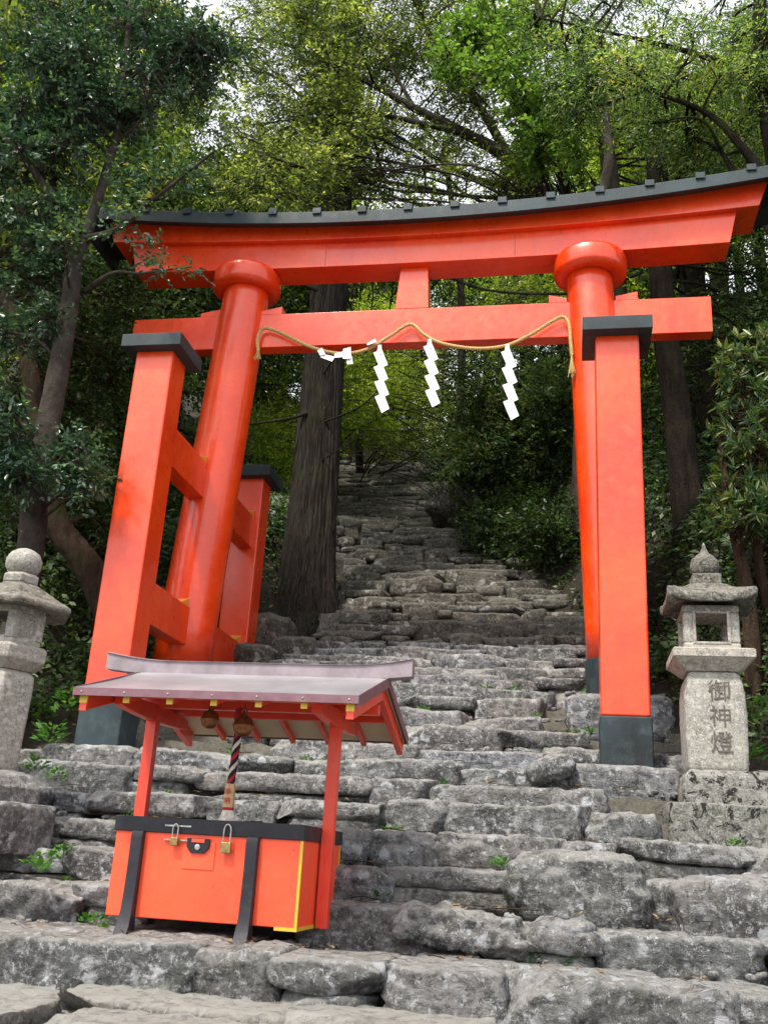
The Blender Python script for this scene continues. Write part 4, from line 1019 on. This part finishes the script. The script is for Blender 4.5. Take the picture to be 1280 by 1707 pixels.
def T(*pts):   # trunk polyline from photo measurements (x, y, depth, radius)
    return [[*at(x, y_, Y), r_] for x, y_, Y, r_ in pts]
def rooted(tr, drop=.25):
    x, y_, z_, r_ = tr[0]; g = float(ground(x, y_))
    if z_ > g-drop: tr = [[x, y_, g-drop, r_*1.25]]+tr
    return tr

# A. camellia at the near left: grey trunk, small glossy leaves that cross the gate's left end
tr1 = rooted(T((48, 940, 9.0, .14), (60, 820, 9.0, .145), (90, 660, 9.0, .12), (115, 520, 9.0, .105), (125, 430, 9.0, .095)))
br1 = T((125, 440, 9.0, .085), (100, 360, 8.9, .06), (60, 290, 8.7, .045), (0, 220, 8.5, .035))
br2 = T((125, 440, 9.0, .08), (155, 360, 9.0, .06), (200, 200, 9.0, .045), (215, 50, 9.0, .035), (220, -60, 9.0, .03))
br3 = T((140, 400, 9., .05), (200, 380, 8.8, .03), (260, 330, 8.6, .022), (360, 250, 8.5, .014))
br4 = T((150, 480, 9., .04), (190, 455, 8.9, .022), (235, 455, 8.8, .016), (320, 445, 8.7, .007))
br5 = T((62, 290, 8.75, .04), (80, 150, 8.8, .03), (60, 0, 8.8, .02))
cA = region([(0, 150, 0, 200, 8.2, 9.6, 16, .34), (120, 320, -20, 170, 8.4, 9.8, 18, .33), (-20, 110, 180, 420, 8.3, 9.4, 16, .28), (110, 235, 150, 250, 8.5, 9.4, 9, .22),
             (0, 90, 430, 560, 8.4, 9.3, 7, .24), (0, 60, 640, 800, 8.2, 9.0, 6, .2), (300, 390, 40, 180, 8.7, 9.6, 5, .22), (70, 110, 340, 420, 8.4, 8.9, 3, .12), (70, 150, 740, 830, 8.4, 8.8, 3, .15)])
cA2 = region([(250, 330, 436, 455, 8.4, 8.8, 4, .06), (175, 245, 300, 450, 8.4, 8.7, 9, .08), (180, 330, 250, 310, 8.4, 8.7, 12, .12)])
tree('camellia_tree', 'small leaved glossy dark green tree whose spotted grey trunk rises behind the left lantern', 'tree', [tr1, br1, br2, br3, br4, br5], cA, LF_CAM, GREYB, nsp=40, nlf=11, ln=.066, aspect=.50, slen=.30, six=True, twigs=.7, hollow=.5, r0=.022, droop=.1, flat=.5, base=tuple(tr1[0][:3]),
     layers=[(cA2, LF_CAM, dict(nsp=7, nlf=8, ln=.062, aspect=.5, slen=.22, six=True, flat=.8))])
# A2. brown leaning trunk right of it
tr = rooted(T((190, 1060, 10.2, .17), (150, 950, 10.0, .165), (100, 880, 9.9, .15), (75, 790, 9.9, .13), (62, 700, 9.9, .12), (45, 590, 9.9, .10), (20, 520, 9.9, .09), (-40, 430, 9.8, .07)))
t2 = T((70, 760, 9.9, .1), (20, 690, 9.7, .09), (-30, 640, 9.6, .08))
cB = region([(0, 220, 430, 700, 10.6, 12.5, 22, .42), (0, 210, 680, 1000, 10.4, 12, 20, .36), (120, 230, 560, 900, 10.8, 12, 8, .34)])
tree('evergreen_tree', 'shaded tree with curved brown trunk between left lantern and front left gate post', 'tree', [tr, t2], cB, LF_DARK, BROWNB, nsp=40, nlf=11, ln=.075, aspect=.45, slen=.36, twigs=.3, base=tuple(tr[0][:3]))
# a few bare poles behind the left posts
cB2 = region([(-80, 330, 380, 640, 13.5, 16.5, 34, .6), (-60, 300, 640, 960, 13, 15.5, 24, .6), (250, 500, 540, 800, 17, 19, 10, .7)])
tr = rooted(T((232, 1000, 14.5, .12), (240, 600, 14.5, .1), (250, 400, 14.5, .07)))
tree('evergreen_tree', 'dark leafy tree filling the shade behind the front left gate post', 'tree', [tr], cB2, LF_DARK, DARKB, nsp=46, nlf=10, ln=.105, aspect=.45, slen=.5, base=tuple(tr[0][:3]))

# B. big cedar trunk
def cedar():
    x0, y0 = -3.86, 14.2; g = 4.55
    o = empty('cedar_tree', (x0, y0, g)); tag(o, 'huge old cedar with deeply furrowed grey trunk standing left of the steps behind the gate', 'tree')
    nt_, nzv = 150, 190; th = np.linspace(0, 2*math.pi, nt_, endpoint=False); zz = np.concatenate([np.linspace(g-.5, 12, 130), np.linspace(12.2, 24, 60)])
    TH, Z = np.meshgrid(th, zz); hgt = Z-g
    r_ = np.interp(hgt, [-1, 0, .4, 1.0, 2, 4, 8, 20], [.95, .70, .53, .43, .375, .335, .29, .12])
    cyl = np.stack([np.cos(TH)*1.0, np.sin(TH)*1.0, Z*.08], -1); big = Noise(.5, 3, 70)(cyl)
    cyl2 = np.stack([np.cos(TH)*3.5, np.sin(TH)*3.5, Z*.22], -1); fur = np.abs(Noise(.55, 4, 71, 8, .6)(cyl2))
    fine = np.abs(Noise(1.8, 2, 72, 8)(np.stack([np.cos(TH)*4, np.sin(TH)*4, Z*.35], -1)))
    but = np.exp(-np.maximum(hgt, 0)/.6)*.11*np.cos(TH*5+1)
    r_ = r_*(1+.05*big)+but-.028*(1-np.minimum(fur*2.2, 1))-.010*(1-np.minimum(fine*2, 1))
    lean = (-.012)*hgt
    V = np.stack([x0+lean+r_*np.cos(TH), y0+r_*np.sin(TH), Z], -1).reshape(-1, 3)
    i, j = np.meshgrid(np.arange(nzv-1), np.arange(nt_), indexing='ij'); j2 = (j+1) % nt_
    Fq = np.stack([i*nt_+j, i*nt_+j2, (i+1)*nt_+j2, (i+1)*nt_+j], -1).reshape(-1, 4)
    mesh_obj('trunk', V, Fq, CEDAR, o, smooth=True)
    a = Acc()
    for (zz_, dx, dy, dz, rr) in ((8.35, -.95, -.5, -.45, .035), (8.1, 1.2, -.8, .25, .02), (7.4, .9, -.5, .3, .014), (9.5, 1.5, .2, .6, .03), (10.5, -1.6, -.2, .5, .04), (8.9, 1.0, -.7, .6, .02)):
        p0 = np.array([x0-.012*(zz_-g), y0-.2, zz_]); p1 = p0+np.array([dx, dy, dz]); a.add(*tube(catmull([p0, (p0+p1)/2+rng.standard_normal(3)*.08, p1], 6), np.linspace(rr, rr*.35, 13)[:13], 8))
    V, Fq = a.get(); mesh_obj('branches', V, Fq, CEDAR, o, smooth=True)
    cl = []
    for _ in range(95):
        zz_ = rng.uniform(13.5, 24); a_ = rng.uniform(0, 6.28); rr = rng.uniform(.4, 3.0)*(1-(zz_-13)/14)
        cl.append([x0+rr*math.cos(a_), y0+rr*math.sin(a_)+.5, zz_, .8, .8, .45])
    lv, _ = sprays(np.array(cl), 34, 14, .10, aspect=.22, slen=.6, droop=.5); mesh_obj('crown', *lv, LF_DARK, o)
cedar()

# C. big-limbed oak behind the gate, limbs radiating up and left
oak = rooted(T((985, 640, 15.5, .30), (960, 450, 15.5, .26), (905, 320, 15.2, .20)))
lim = [T((910, 330, 15.2, .17), (850, 265, 15.0, .13), (770, 220, 14.6, .095), (690, 180, 14.3, .07), (600, 130, 14, .05), (480, 75, 13.6, .03), (380, 60, 13.4, .018)),
       T((850, 265, 15., .10), (800, 180, 14.8, .07), (740, 100, 14.5, .05), (700, 20, 14.3, .04), (680, -60, 14.2, .03)),
       T((770, 222, 14.6, .06), (700, 205, 14.2, .05), (620, 190, 13.9, .035), (540, 200, 13.6, .02)),
       T((905, 320, 15.2, .13), (870, 200, 15.2, .09), (810, 80, 15.2, .06), (790, -50, 15.2, .04)),
       T((905, 320, 15.2, .10), (800, 300, 15, .05), (720, 260, 14.8, .035), (650, 220, 14.6, .02)),
       T((900, 330, 15.2, .08), (830, 330, 15, .04), (720, 320, 14.8, .03), (640, 300, 14.6, .02)),
       T((690, 180, 14.3, .04), (650, 110, 14.2, .03), (600, 40, 14., .02), (560, -40, 13.9, .014)),
       T((960, 450, 15.5, .12), (1010, 300, 15.3, .10), (1010, 200, 15.2, .07), (1000, 60, 15.1, .04))]
cC = region([(680, 900, 40, 300, 14, 16, 16, .40), (560, 800, -80, 60, 14, 15.5, 9, .5), (420, 640, 150, 345, 12.6, 13.6, 14, .38), (480, 640, -60, 180, 12.4, 13.3, 12, .36), (380, 560, -40, 130, 13, 14.6, 13, .50), (380, 600, 110, 250, 13.2, 14.4, 11, .42), (520, 720, 200, 340, 13.8, 15.2, 12, .40), (600, 760, 60, 170, 13.8, 15, 7, .36), (380, 530, 230, 345, 14, 16, 9, .45), (560, 740, -60, 40, 13.5, 15, 8, .45), (700, 900, 250, 340, 14.5, 16, 7, .35)])
tree('oak_tree', 'spreading evergreen oak with long pale limbs reaching left above the gate roof', 'tree', [oak]+lim, cC, LF_OLIVE, GREYB, nsp=44, nlf=12, ln=.085, aspect=.38, slen=.42, twigs=.35, r0=.03, base=tuple(oak[0][:3]))
# D. light foliage upper right, closer
tD = rooted(T((1330, 900, 11.8, .20), (1320, 600, 11.8, .17), (1300, 330, 11.7, .14), (1270, 130, 11.6, .10), (1265, -40, 11.5, .08)))
lD = [T((1300, 330, 11.7, .08), (1240, 250, 11.6, .06), (1180, 190, 11.6, .04), (1080, 150, 11.5, .025)), T((1270, 130, 11.6, .06), (1160, 90, 11.5, .04), (1040, 60, 11.4, .025), (900, 30, 11.4, .014)), T((1310, 430, 11.7, .07), (1250, 330, 11.8, .05), (1200, 250, 11.9, .03))]
cD = region([(860, 1060, -60, 120, 11, 12.6, 15, .40), (1040, 1300, -60, 130, 10.8, 12.6, 20, .42), (900, 1100, 110, 220, 11.2, 12.8, 10, .34), (1090, 1300, 120, 260, 11.3, 12.8, 14, .38), (980, 1300, 230, 300, 12.5, 14, 7, .3)])
tree('oak_tree', 'olive and yellow green tree whose crown hangs over the upper right corner', 'tree', [tD]+lD, cD, LF_LIGHT, DARKB, nsp=42, nlf=12, ln=.075, aspect=.32, slen=.36, droop=.45, twigs=.4, r0=.025, base=tuple(tD[0][:3]))
# D2. maple sprays: fresh green
tM = rooted(T((1050, 800, 17.5, .14), (1000, 500, 17.2, .12), (900, 200, 16.5, .08), (830, 60, 16, .05)))
cM = region([(770, 920, -20, 130, 12.6, 14, 11, .34), (850, 930, 150, 200, 12.6, 13.6, 5, .22), (800, 960, 225, 265, 12.6, 13.6, 6, .2), (740, 800, 20, 120, 13, 14, 4, .22)])
tree('maple_tree', 'slender maple with fresh bright green leaves above the middle of the gate', 'tree', [tM], cM, LF_MAPLE, DARKB, nsp=26, nlf=10, ln=.095, aspect=.75, slen=.4, flat=1., twigs=.3, r0=.02, base=tuple(tM[0][:3]))
# E. dark trunks right behind the gate
for i, (pts, lab) in enumerate([(((1150, 900, 13.5, .23), (1130, 700, 13.5, .20), (1105, 520, 13.5, .18), (1095, 300, 13.6, .16), (1090, 100, 13.6, .14)), 'thick dark trunked tree just right of the right gate post'),
                                (((1190, 820, 15.2, .25), (1165, 560, 15.2, .22), (1150, 430, 15.2, .20), (1140, 250, 15.2, .17)), 'dark tree standing a little behind the thick trunk right of the gate'),
                                (((1030, 560, 17., .2), (1020, 330, 17, .17), (1008, 230, 17, .15), (990, 100, 17, .1)), 'tree showing its trunk above the right end of the lintel roof')]):
    tE = rooted(T(*pts)); 
    reg = [[(1050, 1280, 440, 620, 14, 16, 16, .5), (1090, 1290, 280, 440, 13.5, 16, 10, .5)], [(1130, 1300, 600, 900, 14, 16, 16, .5), (1070, 1140, 590, 900, 15, 17, 8, .45)], [(960, 1280, 190, 310, 16.5, 18.5, 16, .5), (1040, 1260, 300, 450, 16.5, 19, 12, .6)]][i]
    tree('forest_tree', lab, 'tree', [tE], region(reg), [LF_DARK, LF_DARK, LF_OLIVE][i], DARKB, nsp=44, nlf=11, ln=.095, aspect=.42, slen=.45, base=tuple(tE[0][:3]))
# F. right shrub with spear leaves
tF = [rooted(T((1250, 1040, 9.9, .075), (1238, 950, 9.9, .065), (1215, 850, 9.9, .045), (1200, 720, 9.9, .03))), rooted(T((1290, 1050, 10.2, .06), (1262, 920, 10.2, .05), (1262, 800, 10.1, .035), (1270, 640, 10.1, .02)))]
cF = region([(1205, 1300, 670, 760, 9.4, 10.4, 12, .17), (1190, 1300, 750, 850, 9.4, 10.4, 15, .17), (1215, 1300, 840, 890, 9.5, 10.2, 7, .13), (1235, 1300, 560, 680, 9.5, 10.2, 7, .18)])
tree('spear_leaf_shrub', 'shrub with long narrow leaves and pale new shoots above the right lantern', 'shrub', tF, cF, LF_SPEAR, BROWNB, nsp=12, nlf=12, ln=.118, aspect=.23, slen=.18, whorl=True, six=True, twigs=.8, up=.5, r0=.014, hollow=.6, base=tuple(tF[0][0][:3]))
# G. bush on the bank overhanging the steps
tG = [rooted(T((960, 980, 17.5, .10), (930, 860, 17.5, .08), (880, 760, 17.6, .06), (830, 680, 17.8, .04))), rooted(T((950, 940, 17.2, .05), (900, 900, 17.4, .04), (820, 860, 17.8, .03)))]
cG = region([(770, 980, 590, 700, 16.8, 19, 20, .45), (745, 960, 680, 800, 16.8, 19, 22, .42), (800, 960, 790, 880, 16.6, 18, 14, .34), (840, 970, 850, 950, 15.2, 16.6, 12, .30), (790, 900, 870, 930, 16.5, 17.5, 7, .25)])
tree('bank_tree', 'leafy green tree leaning from the bank over the right side of the upper steps', 'tree', tG, cG, LF_DARK, DARKB, nsp=46, nlf=12, ln=.085, aspect=.48, slen=.4, twigs=.2, base=tuple(tG[0][0][:3]),
     layers=[(region([(735, 860, 590, 790, 16.4, 18., 20, .3), (840, 960, 600, 720, 16, 17, 10, .3)]), LF_LIGHT, dict(nsp=26, nlf=10, ln=.085, aspect=.5, slen=.4))])
# H. bright foliage left background and gaps
tH = [rooted(T((555, 830, 23, .10), (548, 600, 23, .09), (540, 350, 23, .07)))]
cH = region([(420, 500, 580, 830, 20, 24, 16, .6), (540, 640, 580, 720, 22, 26, 14, .6), (430, 640, 470, 600, 21, 26, 12, .7)])
tree('sunlit_tree', 'sunlit yellow green tree beyond the cedar seen between the left column and the steps', 'tree', tH, cH, LF_BRIGHT, GREYB, nsp=40, nlf=10, ln=.12, aspect=.5, slen=.55, base=tuple(tH[0][0][:3]))
tH2 = [rooted(T((600, 800, 27, .12), (590, 500, 27, .1), (590, 300, 27, .07)))]
cH2 = region([(540, 780, 660, 770, 29.5, 34, 34, .85), (450, 1000, -700, -120, 15, 22, 18, 1.0), (400, 800, 330, 480, 18, 22, 18, .7), (560, 760, 560, 680, 24, 28, 14, .7), (640, 760, 640, 740, 24, 27, 10, .5)])  # the high overhead clumps are unseen, added to shade the upper steps
tree('forest_tree', 'mid green tree behind the gate, seen under its lintels, with unseen crown added as shade', 'tree', tH2, cH2, LF_OLIVE, DARKB, nsp=44, nlf=10, ln=.12, aspect=.45, slen=.55, base=tuple(tH2[0][0][:3]))

sun_cl = region([(560, 760, 250, 345, 16.5, 18, 9, .35), (900, 1240, 200, 320, 17.5, 19.5, 12, .45), (480, 660, 20, 110, 15, 16, 6, .3), (1060, 1135, 590, 760, 16.8, 18.5, 8, .4), (420, 480, 600, 830, 18, 20, 16, .4), (545, 620, 590, 740, 19, 21, 14, .4), (620, 760, 590, 680, 19.5, 22, 10, .4), (1060, 1130, 480, 640, 15.5, 16.5, 5, .35), (900, 1000, 470, 500, 17, 19, 5, .4), (270, 360, 480, 530, 17, 19, 5, .4), (820, 1010, 20, 110, 15.2, 16.5, 7, .35)])  # pale leaf clumps added to paint sunlit patches among the trees
tS = [rooted(T((770, 560, 20, .09), (760, 400, 19.5, .08), (740, 250, 18.5, .05)))]
tree('sunlit_tree', 'airy sunlit tree whose leaves have sunlight painted in pale yellow above and behind the gate', 'tree', tS, sun_cl, LF_BRIGHT, GREYB, nsp=24, nlf=10, ln=.10, aspect=.5, slen=.45, r0=.012, sub=1, base=tuple(tS[0][0][:3]))
# J. hillside forest: three crown shapes shared by individual trees
protos = []
for v in range(3):
    H = [9.5, 11, 8.5][v]; tr = [[0, 0, -.6, .22], [.1, 0, 2, .18], [rng.uniform(-.3, .3), .1, H*.55, .13], [rng.uniform(-.4, .4), 0, H*.95, .05]]
    cl = []
    for _ in range(34):
        z_ = rng.uniform(H*.28, H); a_ = rng.uniform(0, 6.28); rr = rng.uniform(.3, 2.3)*math.sin(math.pi*min(1, max(.12, (z_/H-.1))))**.6
        cl.append([rr*math.cos(a_), rr*math.sin(a_), z_, .85, .85, .5])
    protos.append((np.array(cl), tr))
lib = []
for v, (cl, tr) in enumerate(protos):
    a = Acc(); P = catmull([t[:3] for t in tr], 6); a.add(*tube(P, np.interp(np.linspace(0, 1, len(P)), np.linspace(0, 1, 4), [t[3] for t in tr]), 10, .04))
    tV, tF_ = a.get(); lv, _ = sprays(cl, 40, 10, .17, aspect=.45, slen=.7)
    cn = connect(cl, P, .05, 1)
    lib.append(((tV, tF_), lv, cn))
spots = []
g1 = np.random.default_rng(21)
for (x0, x1, y0, y1, n) in ((-17, -7.5, 17, 30, 12), (-3, 11, 21, 32, 13), (-14, 6, 31, 42, 14), (5, 12, 13, 21, 5), (-13, -8, 10, 17, 5), (-12, -7.2, 29, 34, 4)):
    k = 0; tries = 0
    while k < n and tries < 400:
        tries += 1; x, y_ = g1.uniform(x0, x1), g1.uniform(y0, y1)
        if all((x-a_)**2+(y_-b_)**2 > 3.2 for a_, b_ in spots) and not (xl(y_)-1.2 < x < xr(y_)+1.0 and y_ < 30): spots.append((x, y_)); k += 1
FL = {}
for i, (x, y_) in enumerate(spots):
    v = i % 3; matv = [LF_DARK, LF_OLIVE, LF_DARK, LF_BRIGHT, LF_OLIVE][i % 5] if y_ < 31 else [LF_DARK, LF_OLIVE, LF_BRIGHT][i % 3]
    g = float(ground(x, y_)); key = (v, matv.name)
    o = empty('hillside_tree', (x, y_, g)); s = g1.uniform(.75, 1.0)
    side = 'left of' if x < xl(min(y_, 29)) else ('right of' if y_ < 31 else 'beyond the top of')
    hue = {'deep_green_leaf': 'dark green', 'olive_leaf': 'olive green', 'sunlit_leaf': 'sunlit yellow green'}[matv.name]
    tag(o, f'{hue} broadleaf tree in the hillside forest {side} the stone steps', 'tree', 'broadleaf trees of the hillside forest')
    if key not in FL:
        (tV, tF_), lv, cn = lib[v]
        t_ = mesh_obj('trunk', tV, tF_, DARKB, smooth=True); c_ = mesh_obj('crown', *lv, matv); b_ = mesh_obj('branches', *cn, DARKB)
        FL[key] = (t_, c_, b_); parts = [t_, c_, b_]
    else:
        parts = [p.copy() for p in FL[key]]
        for p in parts: COL.objects.link(p)
    for p in parts: p.parent = o; p.location = (0, 0, 0)
    o.scale = (s, s, s*g1.uniform(.9, 1.2)); o.rotation_euler = (0, 0, g1.uniform(0, 6.28))
# thin pole trunks in the dark at the top of the steps
for i, (px, Y, r_) in enumerate([(627, 30.5, .07), (690, 31.5, .06), (728, 30.8, .05), (580, 31, .06), (655, 34, .06)]):
    p = at(px, 800, Y); g = float(ground(p[0], p[1])); P = catmull([(p[0], p[1], g-.3), (p[0]+.05, p[1], g+3), (p[0]+rng.uniform(-.3, .3), p[1], g+8)], 6)
    o = empty('slender_tree', (p[0], p[1], g)); tag(o, 'slender bare trunked tree in the dark wood at the top of the steps', 'tree', 'slender trunks at the top of the steps')
    V, Fq = tube(P, np.linspace(r_, r_*.5, len(P)), 8); mesh_obj('trunk', V, Fq, BROWNB, o, smooth=True)
    cl = np.array([[p[0]+rng.uniform(-.8, .8), p[1]+rng.uniform(-.6, .6), g+rng.uniform(3.5, 9), .8, .8, .5] for _ in range(9)])
    lv, _ = sprays(cl, 30, 9, .16, slen=.6); mesh_obj('crown', *lv, LF_DARK, o)

# ground cover on the banks (leaf litter and creeping plants)
def scatter(xmin, xmax, ymin, ymax, n, ln, cond, mat, name, lift=.03, flat=.5, aspect=.5):
    X = rng.uniform(xmin, xmax, n); Y = rng.uniform(ymin, ymax, n); k = cond(X, Y); X, Y = X[k], Y[k]; n = len(X)
    Z = ground(X, Y)+rng.uniform(0, lift, n)
    d = unit(rng.standard_normal((n, 3))*np.array([1, 1, flat])+np.array([0, -.2, -.1])); nr = unit(np.array([0, -.7, .7])+rng.standard_normal((n, 3))*.5)
    l_ = ln*rng.uniform(.5, 1.3, n); V, Fq = leaves(np.stack([X, Y, Z], -1), d, nr, l_, l_*aspect)
    return tag(mesh_obj(name, V, Fq, mat), kind='stuff')
pn = Noise(.5, 2, 99)
onbank = lambda X, Y: ((X > xr(Y)+.25) | (X < xl(Y)-.25)) & (pn(np.stack([X, Y, X*0], -1)) > -.8)
tag(scatter(-9, 8, 8.3, 24, 150000, .085, onbank, LF_UNDER, 'ground_cover', .2), 'low creeping plants covering the shady banks beside the steps', 'ground cover')
tag(scatter(-9, 8, 8.3, 24, 26000, .06, lambda X, Y: ((X > xr(Y)+.1) | (X < xl(Y)-.1)), LF_DRY, 'leaf_litter', .02, .2), 'dry fallen leaves lying on the earth banks', 'leaf litter')
LF_FERN = LF_UNDER
tag(scatter(.6, 6, 9.6, 20, 60000, .10, lambda X, Y: (X > xr(Y)+.35), LF_FERN, 'ground_cover', .42), 'knee high shaded undergrowth on the right bank behind the gate', 'ground cover')
tag(scatter(-9, -4.6, 8.2, 17, 50000, .10, lambda X, Y: (X < xl(Y)-.4), LF_FERN, 'ground_cover', .38), 'knee high shaded undergrowth on the left bank behind the lantern', 'ground cover')
# roots on the right bank
for i, pts in enumerate([((1.1, 14.2), (.7, 14.6), (.2, 15.3), (.0, 16.2)), ((.9, 15.8), (.4, 16.2), (-.1, 17), (-.5, 17.6)), ((1.5, 12.6), (1.1, 13.1), (.8, 13.9))]):
    P = catmull([(x, y_, float(ground(x, y_))+.05) for x, y_ in pts], 8); V, Fq = tube(P, np.linspace(.035, .015, len(P)), 8, .1)
    tag(mesh_obj('tree_root', V, Fq, BROWNB, smooth=True, origin=P[0]), ['exposed root snaking down the middle of the right bank', 'upper exposed root on the bank under the leaning tree', 'lowest exposed root near the right gate column'][i], 'root')
# small green weeds in the joints of the steps
def weed(x, y_, z_, s, label='small green weed sprouting from a joint between the step stones', six=False):
    n = int(26*s)+10
    a_ = rng.uniform(0, 6.28, n); r_ = rng.random(n)*.07*s
    st_ = np.stack([x+r_*np.cos(a_), y_+r_*np.sin(a_)*.6, z_+rng.uniform(0, .07, n)*s], -1)
    d = unit(np.stack([np.cos(a_), np.sin(a_), rng.uniform(.1, 1.2, n)], -1)); l_ = .035*rng.uniform(.6, 1.3, n)*(.7+.5*s)
    V, Fq = leaves(st_, d, unit(np.array([0, 0, 1.])+rng.standard_normal((n, 3))*.4), l_, l_*.55, True)
    return tag(mesh_obj('weed', V, Fq, LF_WEED, origin=(x, y_, z_)), label, 'weed', 'weeds between the step stones')
for _ in range(46):
    ci = rng.integers(1, 13); yf, zt = COURSE[ci]; x = rng.uniform(max(float(xl(yf)), -3.9), min(float(xr(yf)), 2.))
    if ci == 1 and -2.8 < x < -1.4: x += 1.5
    weed(x, yf-.03+rng.uniform(-.04, .03), COURSE[ci-1][1]+rng.uniform(-.02, .05), rng.uniform(.35, 1.2))
for (px, py, Y, s) in ((65, 1440, 6.35, 1.6), (60, 1275, 7.9, 1.6), (95, 1290, 8.2, 1.4), (100, 1420, 6.9, 1.2), (1262, 1190, 9.0, 2.6), (1250, 1260, 8.9, 2.2), (115, 1180, 9.3, 3), (60, 1190, 9.4, 2.6), (85, 1230, 8.8, 2.4)):
    p = at(px, py, Y); weed(p[0], p[1], p[2]-.05, s, {65: 'bushy weed at the left edge beside the offering box', 1262: 'upper fern like weed behind the right lantern', 1250: 'lower weed behind the plinth of the right lantern'}.get(px, 'leafy weed on the bank behind the left lantern'))
# gravel and stone chips caught in the joints
ga = Acc()
for _ in range(1300):
    ci = rng.integers(0, 15); yf, zt = COURSE[ci]; zb_ = COURSE[ci-1][1] if ci else .80
    x = rng.uniform(max(float(xl(yf)), -4.3), min(float(xr(yf)), 2.3)); q = rng.random()**3*.045+.012
    ga.add(*rock((x, yf-.02+rng.uniform(-.09, .05), zb_+.0+rng.uniform(-.01, .02)), (q*1.6, q*1.2, q), .012, rough=.9, cuts=3, k=3))
V, Fq = ga.get(); tag(mesh_obj('gravel', V, Fq, STONE, smooth=False), 'loose gravel and stone chips lying in the joints of the steps', 'gravel', kind='stuff')
# scattered dead leaves on the steps
n = 2600; ci = rng.integers(0, 24, n); X = rng.uniform(-4.2, 2.0, n); Yv = CY[ci]+.40-np.abs(rng.standard_normal(n))*.10; X = X*.55+.45*np.round(X*1.6)/1.6+rng.normal(0, .05, n); Zv = CZ[ci]+.045
k = (X > xl(Yv)) & (X < xr(Yv)); X, Yv, Zv = X[k], Yv[k], Zv[k]; n = len(X)
# thin fallen twigs
ta = Acc()
for _ in range(150):
    c_ = int(rng.integers(0, 14)); x = rng.uniform(max(float(xl(CY[c_])), -4.2), min(float(xr(CY[c_])), 2.2)); a_ = rng.normal(0, .6); h_ = rng.uniform(.04, .16)
    p0 = np.array([x, CY[c_]+rng.uniform(.2, .4), CZ[c_]+.04]); dv = np.array([math.cos(a_), math.sin(a_)*.5, rng.uniform(-.08, .08)])*h_
    ta.add(*tube(catmull([p0-dv, p0+rng.normal(0, .008, 3), p0+dv], 3), .0028, 4))
tag(mesh_obj('twigs', *ta.get(), BROWNB), 'thin dead twigs lying on the stone steps', 'twigs', kind='stuff')
l_ = .042*rng.uniform(.5, 1.3, n); V, Fq = leaves(np.stack([X, Yv, Zv], -1), unit(rng.standard_normal((n, 3))*np.array([1, 1, .15])), unit(np.array([0, 0, 1.])+rng.standard_normal((n, 3))*.3), l_, l_*.5)
tag(mesh_obj('fallen_leaves', V, Fq, LF_DRY), 'dry leaves scattered over the stone steps', 'fallen leaves', kind='stuff')
